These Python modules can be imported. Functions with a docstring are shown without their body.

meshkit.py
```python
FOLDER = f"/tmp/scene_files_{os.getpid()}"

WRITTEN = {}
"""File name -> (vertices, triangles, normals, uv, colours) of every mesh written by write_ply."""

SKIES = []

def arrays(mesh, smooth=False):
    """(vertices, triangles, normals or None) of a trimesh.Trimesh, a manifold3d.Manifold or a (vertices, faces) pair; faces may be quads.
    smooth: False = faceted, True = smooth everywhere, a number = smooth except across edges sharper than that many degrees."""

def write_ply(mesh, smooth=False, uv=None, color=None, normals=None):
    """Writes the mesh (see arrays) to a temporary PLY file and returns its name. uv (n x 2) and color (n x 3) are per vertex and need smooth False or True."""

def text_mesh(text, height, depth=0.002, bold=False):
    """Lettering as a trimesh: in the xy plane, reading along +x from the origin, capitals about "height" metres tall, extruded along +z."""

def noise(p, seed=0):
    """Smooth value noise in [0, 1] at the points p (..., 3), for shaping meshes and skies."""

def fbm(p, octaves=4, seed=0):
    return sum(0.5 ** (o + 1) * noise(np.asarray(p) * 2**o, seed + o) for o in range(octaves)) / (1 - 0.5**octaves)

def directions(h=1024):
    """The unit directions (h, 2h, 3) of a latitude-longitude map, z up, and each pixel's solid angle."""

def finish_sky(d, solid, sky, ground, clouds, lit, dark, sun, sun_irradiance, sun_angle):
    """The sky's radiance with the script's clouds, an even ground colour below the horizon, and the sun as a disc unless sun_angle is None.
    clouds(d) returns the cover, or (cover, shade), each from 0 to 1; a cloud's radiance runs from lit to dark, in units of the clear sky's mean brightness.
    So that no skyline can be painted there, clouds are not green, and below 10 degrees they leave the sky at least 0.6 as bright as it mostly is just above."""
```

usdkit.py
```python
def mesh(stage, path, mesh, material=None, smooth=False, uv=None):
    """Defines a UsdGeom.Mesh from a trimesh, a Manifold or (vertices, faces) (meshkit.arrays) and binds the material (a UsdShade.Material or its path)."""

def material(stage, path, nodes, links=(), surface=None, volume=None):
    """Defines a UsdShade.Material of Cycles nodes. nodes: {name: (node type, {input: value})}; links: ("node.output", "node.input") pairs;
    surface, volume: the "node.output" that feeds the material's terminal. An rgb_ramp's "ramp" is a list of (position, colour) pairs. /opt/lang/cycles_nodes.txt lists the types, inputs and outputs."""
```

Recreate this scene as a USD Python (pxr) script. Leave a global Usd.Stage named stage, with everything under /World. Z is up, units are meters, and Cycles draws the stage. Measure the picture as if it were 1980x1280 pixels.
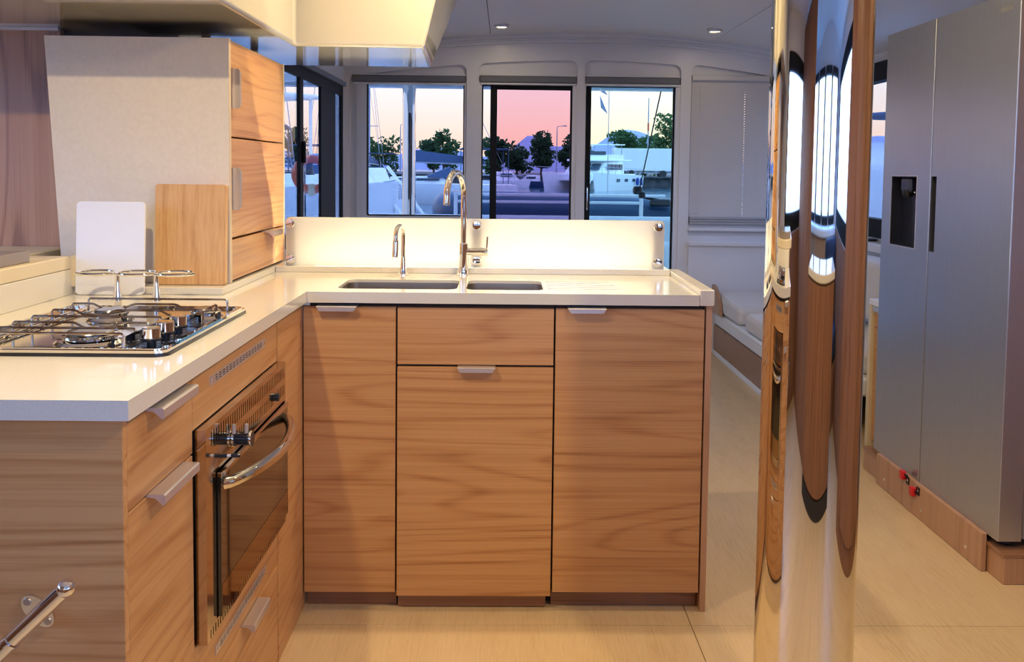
import math, re
import numpy as np, trimesh, manifold3d
from shapely.geometry import Polygon, box as sbox, Point
from shapely import affinity
import meshkit, usdkit
from pxr import Usd, UsdGeom, UsdLux, UsdShade, Gf, Sdf

stage = Usd.Stage.CreateInMemory()
UsdGeom.SetStageUpAxis(stage, 'Z')
UsdGeom.SetStageMetersPerUnit(stage, 1.0)
UsdGeom.Xform.Define(stage, '/World')
UsdGeom.Scope.Define(stage, '/World/Looks')
rng = np.random.default_rng(7)

# ------------------------------------------------------------------ camera, sky, lights, exposure
F_PX, CX, CY, W_PX, H_PX = 1763.0, 1008.9, 435.8, 1980.0, 1280.0
PITCH, YAW, ROLL, EYE = 0.061309, 0.017631, -0.011829, 1.28
EXPOSURE = 0.7
SKY_STRENGTH = 11.0
fwd = np.array([math.sin(YAW) * math.cos(PITCH), math.cos(YAW) * math.cos(PITCH), -math.sin(PITCH)])
rgt = np.cross(fwd, [0, 0, 1.0]); rgt /= np.linalg.norm(rgt); dwn = np.cross(fwd, rgt)
cr, sr = math.cos(ROLL), math.sin(ROLL)
rgt, dwn = cr * rgt + sr * dwn, -sr * rgt + cr * dwn
cam = UsdGeom.Camera.Define(stage, '/World/camera')
cam.AddTransformOp().Set(Gf.Matrix4d(*rgt, 0, *(-dwn), 0, *(-fwd), 0, 0, 0, EYE, 1))
cam.CreateHorizontalApertureAttr(36.0)
cam.CreateFocalLengthAttr(F_PX / W_PX * 36.0)
cam.CreateHorizontalApertureOffsetAttr((W_PX / 2 - CX) / W_PX * 36.0)
cam.CreateVerticalApertureOffsetAttr(-(H_PX / 2 - CY) / W_PX * 36.0)
cam.CreateClippingRangeAttr(Gf.Vec2f(0.05, 20000))
cam.CreateExposureAttr(EXPOSURE)

sky = UsdLux.DomeLight.Define(stage, '/World/sky')
# dusk: warm glow low in the direction of the sunset (+y), blue elsewhere
SKY = usdkit.material(stage, '/World/Looks/sky', {
    'tc': ('texture_coordinate', {}), 'sep': ('separate_xyz', {}),
    'ramp': ('rgb_ramp', {'ramp': [(0, (.10, .14, .20)), (.495, (.12, .17, .24)), (.5, (.74, .46, .33)), (.52, (.76, .55, .44)), (.545, (.72, .64, .60)),
                                   (.60, (.48, .62, .90)), (.72, (.34, .54, 1.0)), (1, (.26, .46, 1.0))]}),
    'ramp2': ('rgb_ramp', {'ramp': [(0, (.10, .14, .20)), (.495, (.12, .17, .24)), (.5, (.38, .44, .62)), (.54, (.38, .48, .76)), (.62, (.34, .53, .95)), (1, (.26, .46, 1.0))]}),
    'side': ('map_range', {'range_type': 'smoothstep', 'from_min': -.1, 'from_max': .75, 'to_min': 0., 'to_max': 1.}), 'mix': ('mix', {}),
    'mr': ('map_range', {'from_min': -1., 'from_max': 1., 'to_min': 0., 'to_max': 1.}), 'b': ('background_shader', {'strength': SKY_STRENGTH})},
    [('tc.generated', 'sep.vector'), ('sep.z', 'mr.value'), ('mr.result', 'ramp.fac'), ('mr.result', 'ramp2.fac'), ('sep.y', 'side.value'), ('side.result', 'mix.fac'),
     ('ramp2.color', 'mix.color1'), ('ramp.color', 'mix.color2'), ('mix.color', 'b.color')], surface='b.background')
UsdShade.MaterialBindingAPI.Apply(sky.GetPrim()).Bind(SKY)

WARM = (1.0, 0.77, 0.46)
LAMP_POWER = 24.0          # radiance of the small lamp discs
LAMPS = [  # x, y, ceiling drop handled by the builder, strength factor
    (-0.04, 5.95, .09), (1.33, 5.90, .09), (-0.78, 1.42, 1.35), (-0.12, 2.70, 1.1), (0.80, 0.95, 1.6), (1.05, 2.50, .8), (1.0, 3.9, .08), (0.1, -1.3, .12)]

# ------------------------------------------------------------------ scene tree helpers
_used = {}
def numbered(parent, name):
    k = (parent, name); n = _used.get(k, 0); _used[k] = n + 1
    return f'{parent}/{name}' + (f'_{n:03d}' if n else '')
_loc = {}
def tag(prim, label=None, cat=None, group=None, kind=None):
    for k, v in (('label', label), ('category', cat), ('group', group), ('kind', kind)):
        if v: prim.SetCustomDataByKey(k, v)
def thing(name, label, cat, loc=(0, 0, 0), group=None, kind=None):
    p = numbered('/World', name); x = UsdGeom.Xform.Define(stage, p); x.AddTranslateOp().Set(Gf.Vec3d(*map(float, loc)))
    _loc[p] = np.array(loc, float); tag(x.GetPrim(), label, cat, group, kind)
    return p
def tri(m):
    v, f, _ = meshkit.arrays(m, False)
    return trimesh.Trimesh(v, f, process=False)
def part(parent, name, mesh, mat, smooth=30, label=None, kind=None):
    if isinstance(mesh, list): mesh = join(*mesh)
    p = numbered(parent, name); root = '/'.join(p.split('/')[:3])
    v, f, n = meshkit.arrays(mesh, smooth)
    off = _loc.get(root, np.zeros(3))
    m = usdkit.mesh(stage, p, (v - off, f), mat, smooth=False)
    if n is not None:
        m.CreateNormalsAttr([Gf.Vec3f(*map(float, a)) for a in n]); m.SetNormalsInterpolation('vertex')
    tag(m.GetPrim(), label, None, None, kind)
    return p
def solo(name, mesh, mat, label, cat, group=None, kind=None, smooth=30):
    if isinstance(mesh, list): mesh = join(*mesh)
    m = tri(mesh); loc = np.array([*(m.bounds.mean(0)[:2]), m.bounds[0][2]])
    p = numbered('/World', name); v, f, n = meshkit.arrays(mesh, smooth)
    g = usdkit.mesh(stage, p, (v - loc, f), mat, smooth=False)
    if n is not None:
        g.CreateNormalsAttr([Gf.Vec3f(*map(float, a)) for a in n]); g.SetNormalsInterpolation('vertex')
    UsdGeom.Xformable(g).AddTranslateOp().Set(Gf.Vec3d(*map(float, loc)))
    tag(g.GetPrim(), label, cat, group, kind)
    return p
def struct(name, mesh, mat, smooth=30):
    if isinstance(mesh, list): mesh = join(*mesh)
    p = numbered('/World', name); g = usdkit.mesh(stage, p, mesh, mat, smooth=smooth); tag(g.GetPrim(), kind='structure'); return p
def struct_x(name):
    p = numbered('/World', name); x = UsdGeom.Xform.Define(stage, p); tag(x.GetPrim(), kind='structure'); return p

# ------------------------------------------------------------------ mesh helpers
def join(*ms): return trimesh.util.concatenate([tri(m) for m in ms])
def bx(x0, x1, y0, y1, z0, z1, b=0.0):
    if x0 > x1: x0, x1 = x1, x0
    if y0 > y1: y0, y1 = y1, y0
    if z0 > z1: z0, z1 = z1, z0
    b = min(b, .45 * (x1 - x0), .45 * (y1 - y0), .45 * (z1 - z0))
    if b <= 0:
        m = trimesh.creation.box((x1 - x0, y1 - y0, z1 - z0)); m.apply_translation([(x0 + x1) / 2, (y0 + y1) / 2, (z0 + z1) / 2]); return m
    pts = []
    for sx, X in ((1, x0), (-1, x1)):
        for sy, Y in ((1, y0), (-1, y1)):
            for sz, Z in ((1, z0), (-1, z1)):
                pts += [(X, Y + sy * b, Z + sz * b), (X + sx * b, Y, Z + sz * b), (X + sx * b, Y + sy * b, Z)]
    return hull(pts)
def hull(pts):
    return tri(manifold3d.Manifold.hull_points(np.asarray(pts, np.float64)))
def rhull(pts, r, sub=2):
    s = trimesh.creation.icosphere(sub, r).vertices
    return hull(np.vstack([s + np.array(p) for p in pts]))
def rbx(x0, x1, y0, y1, z0, z1, r, sub=2):
    return rhull([(x, y, z) for x in (x0 + r, x1 - r) for y in (y0 + r, y1 - r) for z in (z0 + r, z1 - r)], r, sub)
def ex(poly, a0, a1, plane='xy'):
    """extrude a shapely polygon; plane 'xy' along z, 'xz' along y, 'yz' along x"""
    ms = []
    for g in getattr(poly, 'geoms', [poly]):
        m = trimesh.creation.extrude_polygon(g, abs(a1 - a0), engine='earcut'); m.apply_translation([0, 0, min(a0, a1)])
        v = np.array(m.vertices); f = np.array(m.faces)
        if plane == 'xz': v = v[:, [0, 2, 1]]; f = f[:, ::-1]
        if plane == 'yz': v = v[:, [2, 0, 1]]
        ms.append(trimesh.Trimesh(v, f, process=False))
    return join(*ms)
def rrect(x0, x1, y0, y1, r): return sbox(x0 + r, y0 + r, x1 - r, y1 - r).buffer(r, quad_segs=6)
def cyl(p0, p1, r, r2=None, n=20):
    p0, p1 = np.array(p0, float), np.array(p1, float); r2 = r if r2 is None else r2
    d = p1 - p0; L = np.linalg.norm(d); d /= L
    return lathe([(0, 0), (r, 0), (r2, L), (0, L)], p0, d, n)
def lathe(prof, base=(0, 0, 0), axis=(0, 0, 1), n=24):
    prof = np.array(prof, float); d = np.array(axis, float); d /= np.linalg.norm(d)
    a = np.cross(d, [0, 0, 1.0]) if abs(d[2]) < .9 else np.cross(d, [1.0, 0, 0]); a /= np.linalg.norm(a); b = np.cross(d, a)
    t = np.arange(n) * 2 * np.pi / n
    V = []; F = []
    for r, h in prof: V.append(np.array(base) + h * d + r * (np.cos(t)[:, None] * a + np.sin(t)[:, None] * b))
    V = np.vstack(V)
    for i in range(len(prof) - 1):
        for j in range(n):
            k = (j + 1) % n
            F += [(i * n + j, i * n + k, (i + 1) * n + k), (i * n + j, (i + 1) * n + k, (i + 1) * n + j)]
    m = trimesh.Trimesh(V, F, process=False); m.merge_vertices(); m.update_faces(m.nondegenerate_faces()); return m
def tube(path, r, n=10, closed=False):
    p = np.array(path, float); N = len(p)
    if closed: t = np.roll(p, -1, 0) - np.roll(p, 1, 0)
    else: t = np.gradient(p, axis=0)
    t /= np.linalg.norm(t, axis=1, keepdims=True) + 1e-12
    u = np.cross(t[0], [0, 0, 1.0]);
    if np.linalg.norm(u) < .1: u = np.cross(t[0], [1.0, 0, 0])
    u /= np.linalg.norm(u); ang = np.arange(n) * 2 * np.pi / n; V = []
    rr = np.broadcast_to(r, (N,))
    for i in range(N):
        u = u - t[i] * (u @ t[i]); u /= np.linalg.norm(u); b = np.cross(t[i], u)
        V.append(p[i] + rr[i] * (np.cos(ang)[:, None] * u + np.sin(ang)[:, None] * b))
    V = np.vstack(V); Fc = []
    for i in range(N if closed else N - 1):
        i2 = (i + 1) % N
        for j in range(n):
            k = (j + 1) % n
            Fc += [(i * n + j, i * n + k, i2 * n + k), (i * n + j, i2 * n + k, i2 * n + j)]
    if not closed:
        c0, c1 = len(V), len(V) + 1; V = np.vstack([V, p[0], p[-1]])
        for j in range(n):
            k = (j + 1) % n
            Fc += [(c0, k, j), (c1, (N - 1) * n + j, (N - 1) * n + k)]
    return trimesh.Trimesh(V, Fc, process=False)
def bend(pts, rad, n=6):
    """polyline with rounded corners"""
    pts = [np.array(p, float) for p in pts]; out = [pts[0]]
    for i in range(1, len(pts) - 1):
        a, b, c = pts[i - 1], pts[i], pts[i + 1]
        r = min(rad, .45 * np.linalg.norm(a - b), .45 * np.linalg.norm(c - b))
        p, q = b + (a - b) / np.linalg.norm(a - b) * r, b + (c - b) / np.linalg.norm(c - b) * r
        for s in np.linspace(0, 1, n): out.append((1 - s) ** 2 * p + 2 * s * (1 - s) * b + s * s * q)
    out.append(pts[-1]); return np.array(out)
def ball(c, r, sub=2): m = trimesh.creation.icosphere(sub, r); m.apply_translation(c); return m
def man(m):
    m = tri(m); m.merge_vertices(); return manifold3d.Manifold(manifold3d.Mesh(np.asarray(m.vertices, np.float32), np.asarray(m.faces, np.uint32)))
def cut(a, *bs):
    a = man(a)
    for b in bs: a = a - man(b)
    return tri(a)
def union(*ms):
    a = man(ms[0])
    for b in ms[1:]: a = a + man(b)
    return tri(a)

# ------------------------------------------------------------------ materials
def mat(name, nodes, links=(), surface='p.BSDF'): return usdkit.material(stage, '/World/Looks/' + name, nodes, links, surface=surface)
def plain(name, c, rough=.5, metal=0., **k):
    return mat(name, {'p': ('principled_bsdf', {'base_color': c, 'roughness': rough, 'metallic': metal, **k})})
def speck(name, c0, c1, scale, rough, **k):
    return mat(name, {'g': ('geometry', {}), 'n': ('noise_texture', {'scale': scale, 'detail': 3.}), 'r': ('rgb_ramp', {'ramp': [(.35, c0), (.62, c1)]}),
                      'p': ('principled_bsdf', {'roughness': rough, **k})}, [('g.position', 'n.vector'), ('n.fac', 'r.fac'), ('r.color', 'p.base_color')])
def wood(name, axis, dark=(.355, .152, .048), mid=(.495, .240, .082), light=(.575, .308, .118), rough=.38, bands=16., fig=.52, squash=(.42, 5.5)):
    al, ac = squash
    def sc(a, c): s = [c, c, c]; s['xyz'.index(axis)] = a; return tuple(s)
    return mat(name, {
        'g': ('geometry', {}), 'o': ('object_info', {}), 'wn': ('white_noise_texture', {'dimensions': '1D'}), 'om': ('vector_math', {'math_type': 'scale', 'scale': 5.}),
        'add': ('vector_math', {'math_type': 'add'}),
        'm1': ('mapping', {'scale': sc(al, ac)}), 'n1': ('noise_texture', {'scale': 1., 'detail': 1.5, 'roughness': .4, 'distortion': .25}),
        'mu': ('math', {'math_type': 'multiply', 'value2': bands * 6.283}), 'si': ('math', {'math_type': 'sine'}), 'ss': ('map_range', {'from_min': -1., 'from_max': 1., 'to_min': 0., 'to_max': 1.}),
        'pw': ('math', {'math_type': 'power', 'value2': 4.5}),
        'm2': ('mapping', {'scale': sc(2.0, 210.)}), 'n2': ('noise_texture', {'scale': 1., 'detail': 4., 'roughness': .65}),
        'm3': ('mapping', {'scale': sc(.5, 66.)}), 'n3': ('noise_texture', {'scale': 1., 'detail': 3., 'roughness': .6}),
        'a1': ('math', {'math_type': 'multiply_add', 'value2': -.34 * fig, 'value3': .12}),
        'a2': ('math', {'math_type': 'multiply_add', 'value2': .62}),
        'a3': ('math', {'math_type': 'multiply_add', 'value2': .45}),
        'r': ('rgb_ramp', {'ramp': [(.36, dark), (.53, mid), (.72, light)]}),
        'bp': ('bump', {'strength': .05, 'distance': .002}),
        'p': ('principled_bsdf', {'roughness': rough, 'coat_weight': .12, 'coat_roughness': .25})},
        [('o.random', 'wn.w'), ('wn.color', 'om.vector1'), ('g.position', 'add.vector1'), ('om.vector', 'add.vector2'),
         ('add.vector', 'm1.vector'), ('m1.vector', 'n1.vector'), ('n1.fac', 'mu.value1'), ('mu.value', 'si.value1'), ('si.value', 'ss.value'), ('ss.result', 'pw.value1'),
         ('add.vector', 'm2.vector'), ('m2.vector', 'n2.vector'), ('add.vector', 'm3.vector'), ('m3.vector', 'n3.vector'),
         ('pw.value', 'a1.value1'), ('n2.fac', 'a2.value1'), ('a1.value', 'a2.value3'), ('n3.fac', 'a3.value1'), ('a2.value', 'a3.value3'),
         ('a3.value', 'r.fac'), ('r.color', 'p.base_color'), ('n2.fac', 'bp.height'), ('bp.normal', 'p.normal')])
def pane(name, tint):
    return mat(name, {'f': ('layer_weight', {'blend': .07}), 'k': ('math', {'math_type': 'multiply', 'value2': .7}), 't': ('transparent_bsdf', {'color': tint}), 'g': ('glossy_bsdf', {'color': (1, 1, 1), 'roughness': .0}), 'm': ('mix_closure', {})},
               [('f.facing', 'k.value1'), ('k.value', 'm.fac'), ('t.BSDF', 'm.closure1'), ('g.BSDF', 'm.closure2')], surface='m.closure')
def emit(name, c, s): return mat(name, {'e': ('emission', {'color': c, 'strength': s})}, surface='e.emission')

WX = wood('wood_along_x', 'x'); WY = wood('wood_along_y', 'y')
WZ = wood('wood_vertical', 'z', (.30, .145, .07), (.42, .225, .115), (.48, .27, .15), bands=5., fig=.4)
WALLW = wood('wood_wall', 'z', (.32, .15, .065), (.47, .24, .12), (.54, .30, .16), bands=7., fig=.8, squash=(.8, 5.))
WALLF = wood('wood_forward', 'z', (.13, .055, .025), (.21, .095, .045), (.26, .125, .065), bands=7., fig=.6, squash=(.8, 5.))
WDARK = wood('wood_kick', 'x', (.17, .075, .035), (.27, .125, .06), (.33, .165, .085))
BAMBOO = wood('bamboo', 'z', (.40, .18, .05), (.58, .31, .11), (.66, .39, .16), bands=3., fig=.35, squash=(.6, 14.), rough=.45)
BEIGEEDGE = plain('edge_band', (.62, .50, .34), .4)
FLOORM = mat('floor_vinyl', {
    'g': ('geometry', {}), 'm2': ('mapping', {'scale': (170., 9., 1.)}), 'n2': ('noise_texture', {'scale': 1., 'detail': 4., 'roughness': .7}),
    'm3': ('mapping', {'scale': (9., 1.1, 1.)}), 'n3': ('noise_texture', {'scale': 1., 'detail': 2.}), 'a': ('math', {'math_type': 'multiply_add', 'value2': .35}), 'h': ('math', {'math_type': 'multiply', 'value2': .65}),
    'r': ('rgb_ramp', {'ramp': [(.34, (.50, .345, .175)), (.46, (.59, .43, .235)), (.62, (.64, .48, .275))]}), 'p': ('principled_bsdf', {'roughness': .42})},
    [('g.position', 'm2.vector'), ('m2.vector', 'n2.vector'), ('g.position', 'm3.vector'), ('m3.vector', 'n3.vector'), ('n2.fac', 'h.value1'), ('n3.fac', 'a.value1'), ('h.value', 'a.value3'), ('a.value', 'r.fac'), ('r.color', 'p.base_color')])
QUARTZ = speck('quartz', (.66, .62, .505), (.695, .655, .54), 320., .12)
WHITEP = plain('white_paint', (.80, .82, .86), .35)
CEILM = plain('ceiling_panel', (.86, .84, .81), .45)
GEL = plain('gelcoat', (.56, .525, .43), .10, coat_weight=.6, coat_roughness=.03)
GELW = plain('white_gelcoat', (.78, .78, .77), .22)
PANELB = speck('beige_laminate', (.70, .62, .49), (.73, .65, .52), 90., .42)
LEDGE = plain('cream_ledge', (.68, .58, .38), .35)
TAUPE = plain('taupe_metal', (.36, .31, .26), .38, .6)
SATIN = plain('satin_aluminium', (.66, .60, .54), .34, .75)
CHROME = plain('chrome', (.86, .85, .83), .035, 1.)
MIRROR = plain('polished_steel', (.80, .76, .68), .02, 1.)
STEEL = plain('brushed_sink', (.47, .42, .35), .36, 1.)
OVENST = plain('oven_steel', (.62, .52, .42), .10, 1.)
BLACK = plain('black_plastic', (.012, .012, .014), .25)
BLACKM = plain('black_matt', (.02, .02, .022), .6)
DARKGAP = plain('dark_gap', (.05, .03, .02), .8)
GLASSB = plain('oven_glass', (.012, .008, .005), .04, coat_weight=.5, specular_ior_level=.9)
FRIDGE = mat('brushed_fridge', {'g': ('geometry', {}), 'm': ('mapping', {'scale': (300., 300., 4.)}), 'n': ('noise_texture', {'scale': 1., 'detail': 2.}),
    'mr': ('map_range', {'to_min': .29, 'to_max': .305}), 'p': ('principled_bsdf', {'base_color': (.46, .47, .48), 'metallic': .92})},
    [('g.position', 'm.vector'), ('m.vector', 'n.vector'), ('n.fac', 'mr.value'), ('mr.result', 'p.roughness')])
FRIDGESIDE = plain('fridge_side', (.40, .37, .33), .42, .7)
RED = plain('red_latch', (.62, .015, .02), .35)
CLOTH = speck('cushion_cloth', (.66, .63, .60), (.72, .69, .66), 700., .9, sheen_weight=.2)
NAVY = plain('navy_cloth', (.015, .025, .06), .8)
BLIND = plain('blind_fabric', (.70, .69, .69), .8)
CASS = plain('blind_cassette', (.16, .17, .20), .5)
FRAMEB = plain('black_frame', (.010, .012, .016), .6, specular_ior_level=.2)
FROST = mat('frosted_panel', {'d': ('diffuse_bsdf', {'color': (.82, .80, .76)}), 't': ('translucent_bsdf', {'color': (.86, .84, .78)}), 'm': ('mix_closure', {'fac': .72}),
    'g': ('glossy_bsdf', {'color': (1, 1, 1), 'roughness': .12}), 'm2': ('mix_closure', {'fac': .05})},
    [('d.BSDF', 'm.closure1'), ('t.BSDF', 'm.closure2'), ('m.closure', 'm2.closure1'), ('g.BSDF', 'm2.closure2')], surface='m2.closure')
BOARDW = plain('white_board', (.78, .79, .80), .35)
BRACK = plain('bracket_brass', (.34, .22, .07), .5)
LED = emit('led_strip', (1., .90, .66), 165.)
LENS = emit('lamp_lens', (1., .80, .52), 9.)
PANE1 = pane('pane_clear', (.290, .296, .310)); PANE2 = pane('pane_rose', (.268, .222, .252)); PANE3 = pane('pane_aqua', (.300, .338, .318)); PANES = pane('pane_side', (.285, .295, .315)); PANEF = pane('pane_front', (.50, .57, .66))

# ------------------------------------------------------------------ the room shell
def ZC(x):
    x = max(x, -1.0)
    return 2.228 - (.072 if x > .62 else .045) * (x - .62) ** 2
YB, XR, XL, YF = 6.40, 2.30, -2.60, -2.60
fl = struct_x('floor')
for xa, xb in ((-2.6, .536), (.536, 2.4)):
    for ya, yb in ((-2.6, .45), (.45, 2.493), (2.493, 4.55), (4.55, 6.55)):
        part(fl, 'floor_panel', bx(xa + .0011, xb - .0011, ya + .0011, yb - .0011, -.02, 0, .0006), FLOORM, False)
part(fl, 'subfloor', bx(-2.7, 2.5, -2.7, 6.55, -.12, -.0195), DARKGAP, False)

ce = struct_x('ceiling')
def ceil_strip(xa, xb, ya, yb):
    xs = np.linspace(xa, xb, max(2, int((xb - xa) / .12) + 2))
    return ex(Polygon([(x, ZC(x)) for x in xs] + [(x, ZC(x) + .05) for x in xs[::-1]]), ya, yb, 'xz')
cuts = [-2.66, -.118, 1.425, 2.36]
for xa, xb in zip(cuts[:-1], cuts[1:]):
    part(ce, 'ceiling_panel', ceil_strip(xa + .002, xb - .002, -2.65, 6.45), CEILM, 40)
part(ce, 'ceiling_backing', [bx(c - .05, c + .05, -2.65, 6.45, ZC(c) + .012, ZC(c) + .05) for c in cuts[1:3]], DARKGAP, False)

# back wall: front skin with arched recesses, and a recessed skin with the openings
def archtop(xa, xb, drop): return [(x, ZC(x) - drop) for x in np.linspace(xa, xb, 14)]
def recess(xa, xb, z0, drop, r=.05):
    p = Polygon([(xb, z0), (xa, z0)] + archtop(xa, xb, drop)); return p.buffer(-r).buffer(r, quad_segs=6).union(sbox(xa, z0, xb, z0 + .3))
wl_top = [(x, ZC(x) + .03) for x in np.linspace(XR + .06, -1.20, 24)]
wall = Polygon([(-1.20, 0), (XR + .06, 0)] + wl_top)
REC = [(-1.095, -.283, .88, .185), (-.196, .488, 0.0, .185), (.542, 1.214, 0.0, .185), (1.287, 2.18, .83, .17)]
skin = wall
for xa, xb, z0, d in REC: skin = skin.difference(recess(xa, xb, z0, d))
W1 = (-.980, -.296, .942, 1.874); W2 = (-.178, .457, .06, 1.872); W3 = (.551, 1.181, .06, 1.874); W4 = (1.36, 2.1, .96, 1.85)
back = wall
for a in (W1, W2, W3, W4): back = back.difference(rrect(a[0], a[1], a[2], a[3], .012))
struct('wall_back', [ex(skin, YB, YB + .03, 'xz'), ex(back, YB + .03, YB + .10, 'xz'), bx(1.287, XR, YB - .045, YB + .01, .755, .79, .008), bx(1.287, XR, YB - .02, YB + .01, .0, .757, .004),
                     bx(1.287, XR, YB - .03, YB + .01, .862, .885, .006)], WHITEP)
# crown moulding below the ceiling: two rounded steps along the arch
def crown(h0, h1, d, r):
    xs = np.linspace(-1.2, XR + .02, 40); V = []
    return [tube([(x, YB - d, ZC(x) - h0) for x in xs], r, 10)]
def band(h0, h1, d):
    xs = np.linspace(-1.2, XR + .02, 40)
    return ex(Polygon([(x, ZC(x) - h0) for x in xs] + [(x, ZC(x) - h1) for x in xs[::-1]]), YB - d, YB + .005, 'xz')
struct('trim_1', [band(-.01, .020, .06), band(.02, .034, .04), band(.034, .056, .028)] + crown(.018, 0, .052, .010) + crown(.052, 0, .022, .009), WHITEP)

def frame(x0, x1, z0, z1, w, y0, y1, r=.0):
    o = rrect(x0, x1, z0, z1, .012); i = rrect(x0 + w, x1 - w, z0 + w, z1 - w, .01); return ex(o.difference(i), y0, y1, 'xz')
w = struct_x('window_1')
part(w, 'window_frame', ex(rrect(-1.05, -.286, .882, 1.892, .012).difference(rrect(W1[0] + .002, W1[1] - .002, W1[2] + .002, W1[3] - .002, .012)), YB + .012, YB + .031, 'xz'), WHITEP)
part(w, 'gasket', frame(W1[0], W1[1], W1[2], W1[3], .009, YB + .02, YB + .06), FRAMEB)
part(w, 'glass_pane', bx(W1[0] + .006, W1[1] - .006, YB + .045, YB + .051, W1[2] + .006, W1[3] - .006), PANE1, False)
w = struct_x('window_2')
part(w, 'window_frame', [ex(sbox(-.196, 0, -.176, 1.885).union(sbox(.457, 0, .488, 1.885)).union(sbox(-.196, 1.866, .488, 1.885)), YB + .006, YB + .045, 'xz')], WHITEP)
part(w, 'gasket', frame(W2[0], W2[1], W2[2], W2[3], .010, YB + .03, YB + .08), FRAMEB)
part(w, 'glass_pane', bx(-.17, -.112, YB + .05, YB + .056, .07, 1.865), PANE1, False)
part(w, 'sliding_leaf', ex(sbox(-.116, .05, .456, 1.866).difference(sbox(-.070, .12, .450, 1.838)), YB + .034, YB + .062, 'xz'), FRAMEB)
part(w, 'glass_pane', bx(-.072, .452, YB + .046, YB + .052, .12, 1.84), PANE2, False)
w = struct_x('window_3')
part(w, 'window_frame', [ex(sbox(.542, 0, .551, 1.885).union(sbox(1.181, 0, 1.214, 1.885)).union(sbox(.542, 1.868, 1.214, 1.885)), YB + .006, YB + .045, 'xz')], WHITEP)
part(w, 'sliding_leaf', ex(sbox(.551, .05, 1.181, 1.872).difference(sbox(.592, .12, 1.172, 1.864)), YB + .05, YB + .075, 'xz'), FRAMEB)
part(w, 'door_handle', [tube(bend([(.571, YB + .05, 1.16), (.571, YB + .02, 1.16), (.571, YB + .02, 1.0), (.571, YB + .05, 1.0)], .015), .006)], CHROME)
part(w, 'glass_pane', bx(.59, 1.174, YB + .06, YB + .066, .12, 1.866), PANE3, False)
w = struct_x('window_4')
part(w, 'window_frame', frame(1.30, 2.16, .90, 1.91, .062, YB + .02, YB + .031), WHITEP)
part(w, 'glass_pane', bx(W4[0], W4[1], YB + .05, YB + .056, W4[2], W4[3]), PANE1, False)

# right wall with a long side window
rw = sbox(YF, 0, YB + .05, 2.3).difference(rrect(4.35, 6.25, .955, 1.90, .05)).difference(rrect(-2.1, .3, 1.02, 1.85, .08))
struct('wall_right', [ex(rw, XR, XR + .08, 'yz'), bx(XR - .1, XR + .01, 3.9, YB, .80, .862, .012)], WHITEP)
w = struct_x('window_5')
part(w, 'window_frame', ex(rrect(4.28, 6.33, .885, 1.965, .05).difference(rrect(4.40, 6.2, 1.0, 1.85, .03)), XR - .02, XR + .06, 'yz'), FRAMEB)
part(w, 'mullion', bx(XR - .018, XR + .05, 5.20, 5.26, .99, 1.86), FRAMEB, False)
part(w, 'glass_pane', bx(XR + .03, XR + .036, 4.39, 6.21, .99, 1.86), PANES, False)
w = struct_x('window_6')
part(w, 'window_frame', ex(rrect(-2.15, .35, .97, 1.90, .08).difference(rrect(-2.05, .25, 1.07, 1.80, .05)), XR - .015, XR + .06, 'yz'), FRAMEB)
part(w, 'glass_pane', bx(XR + .03, XR + .036, -2.06, .26, 1.06, 1.81), PANEF, False)

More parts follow.
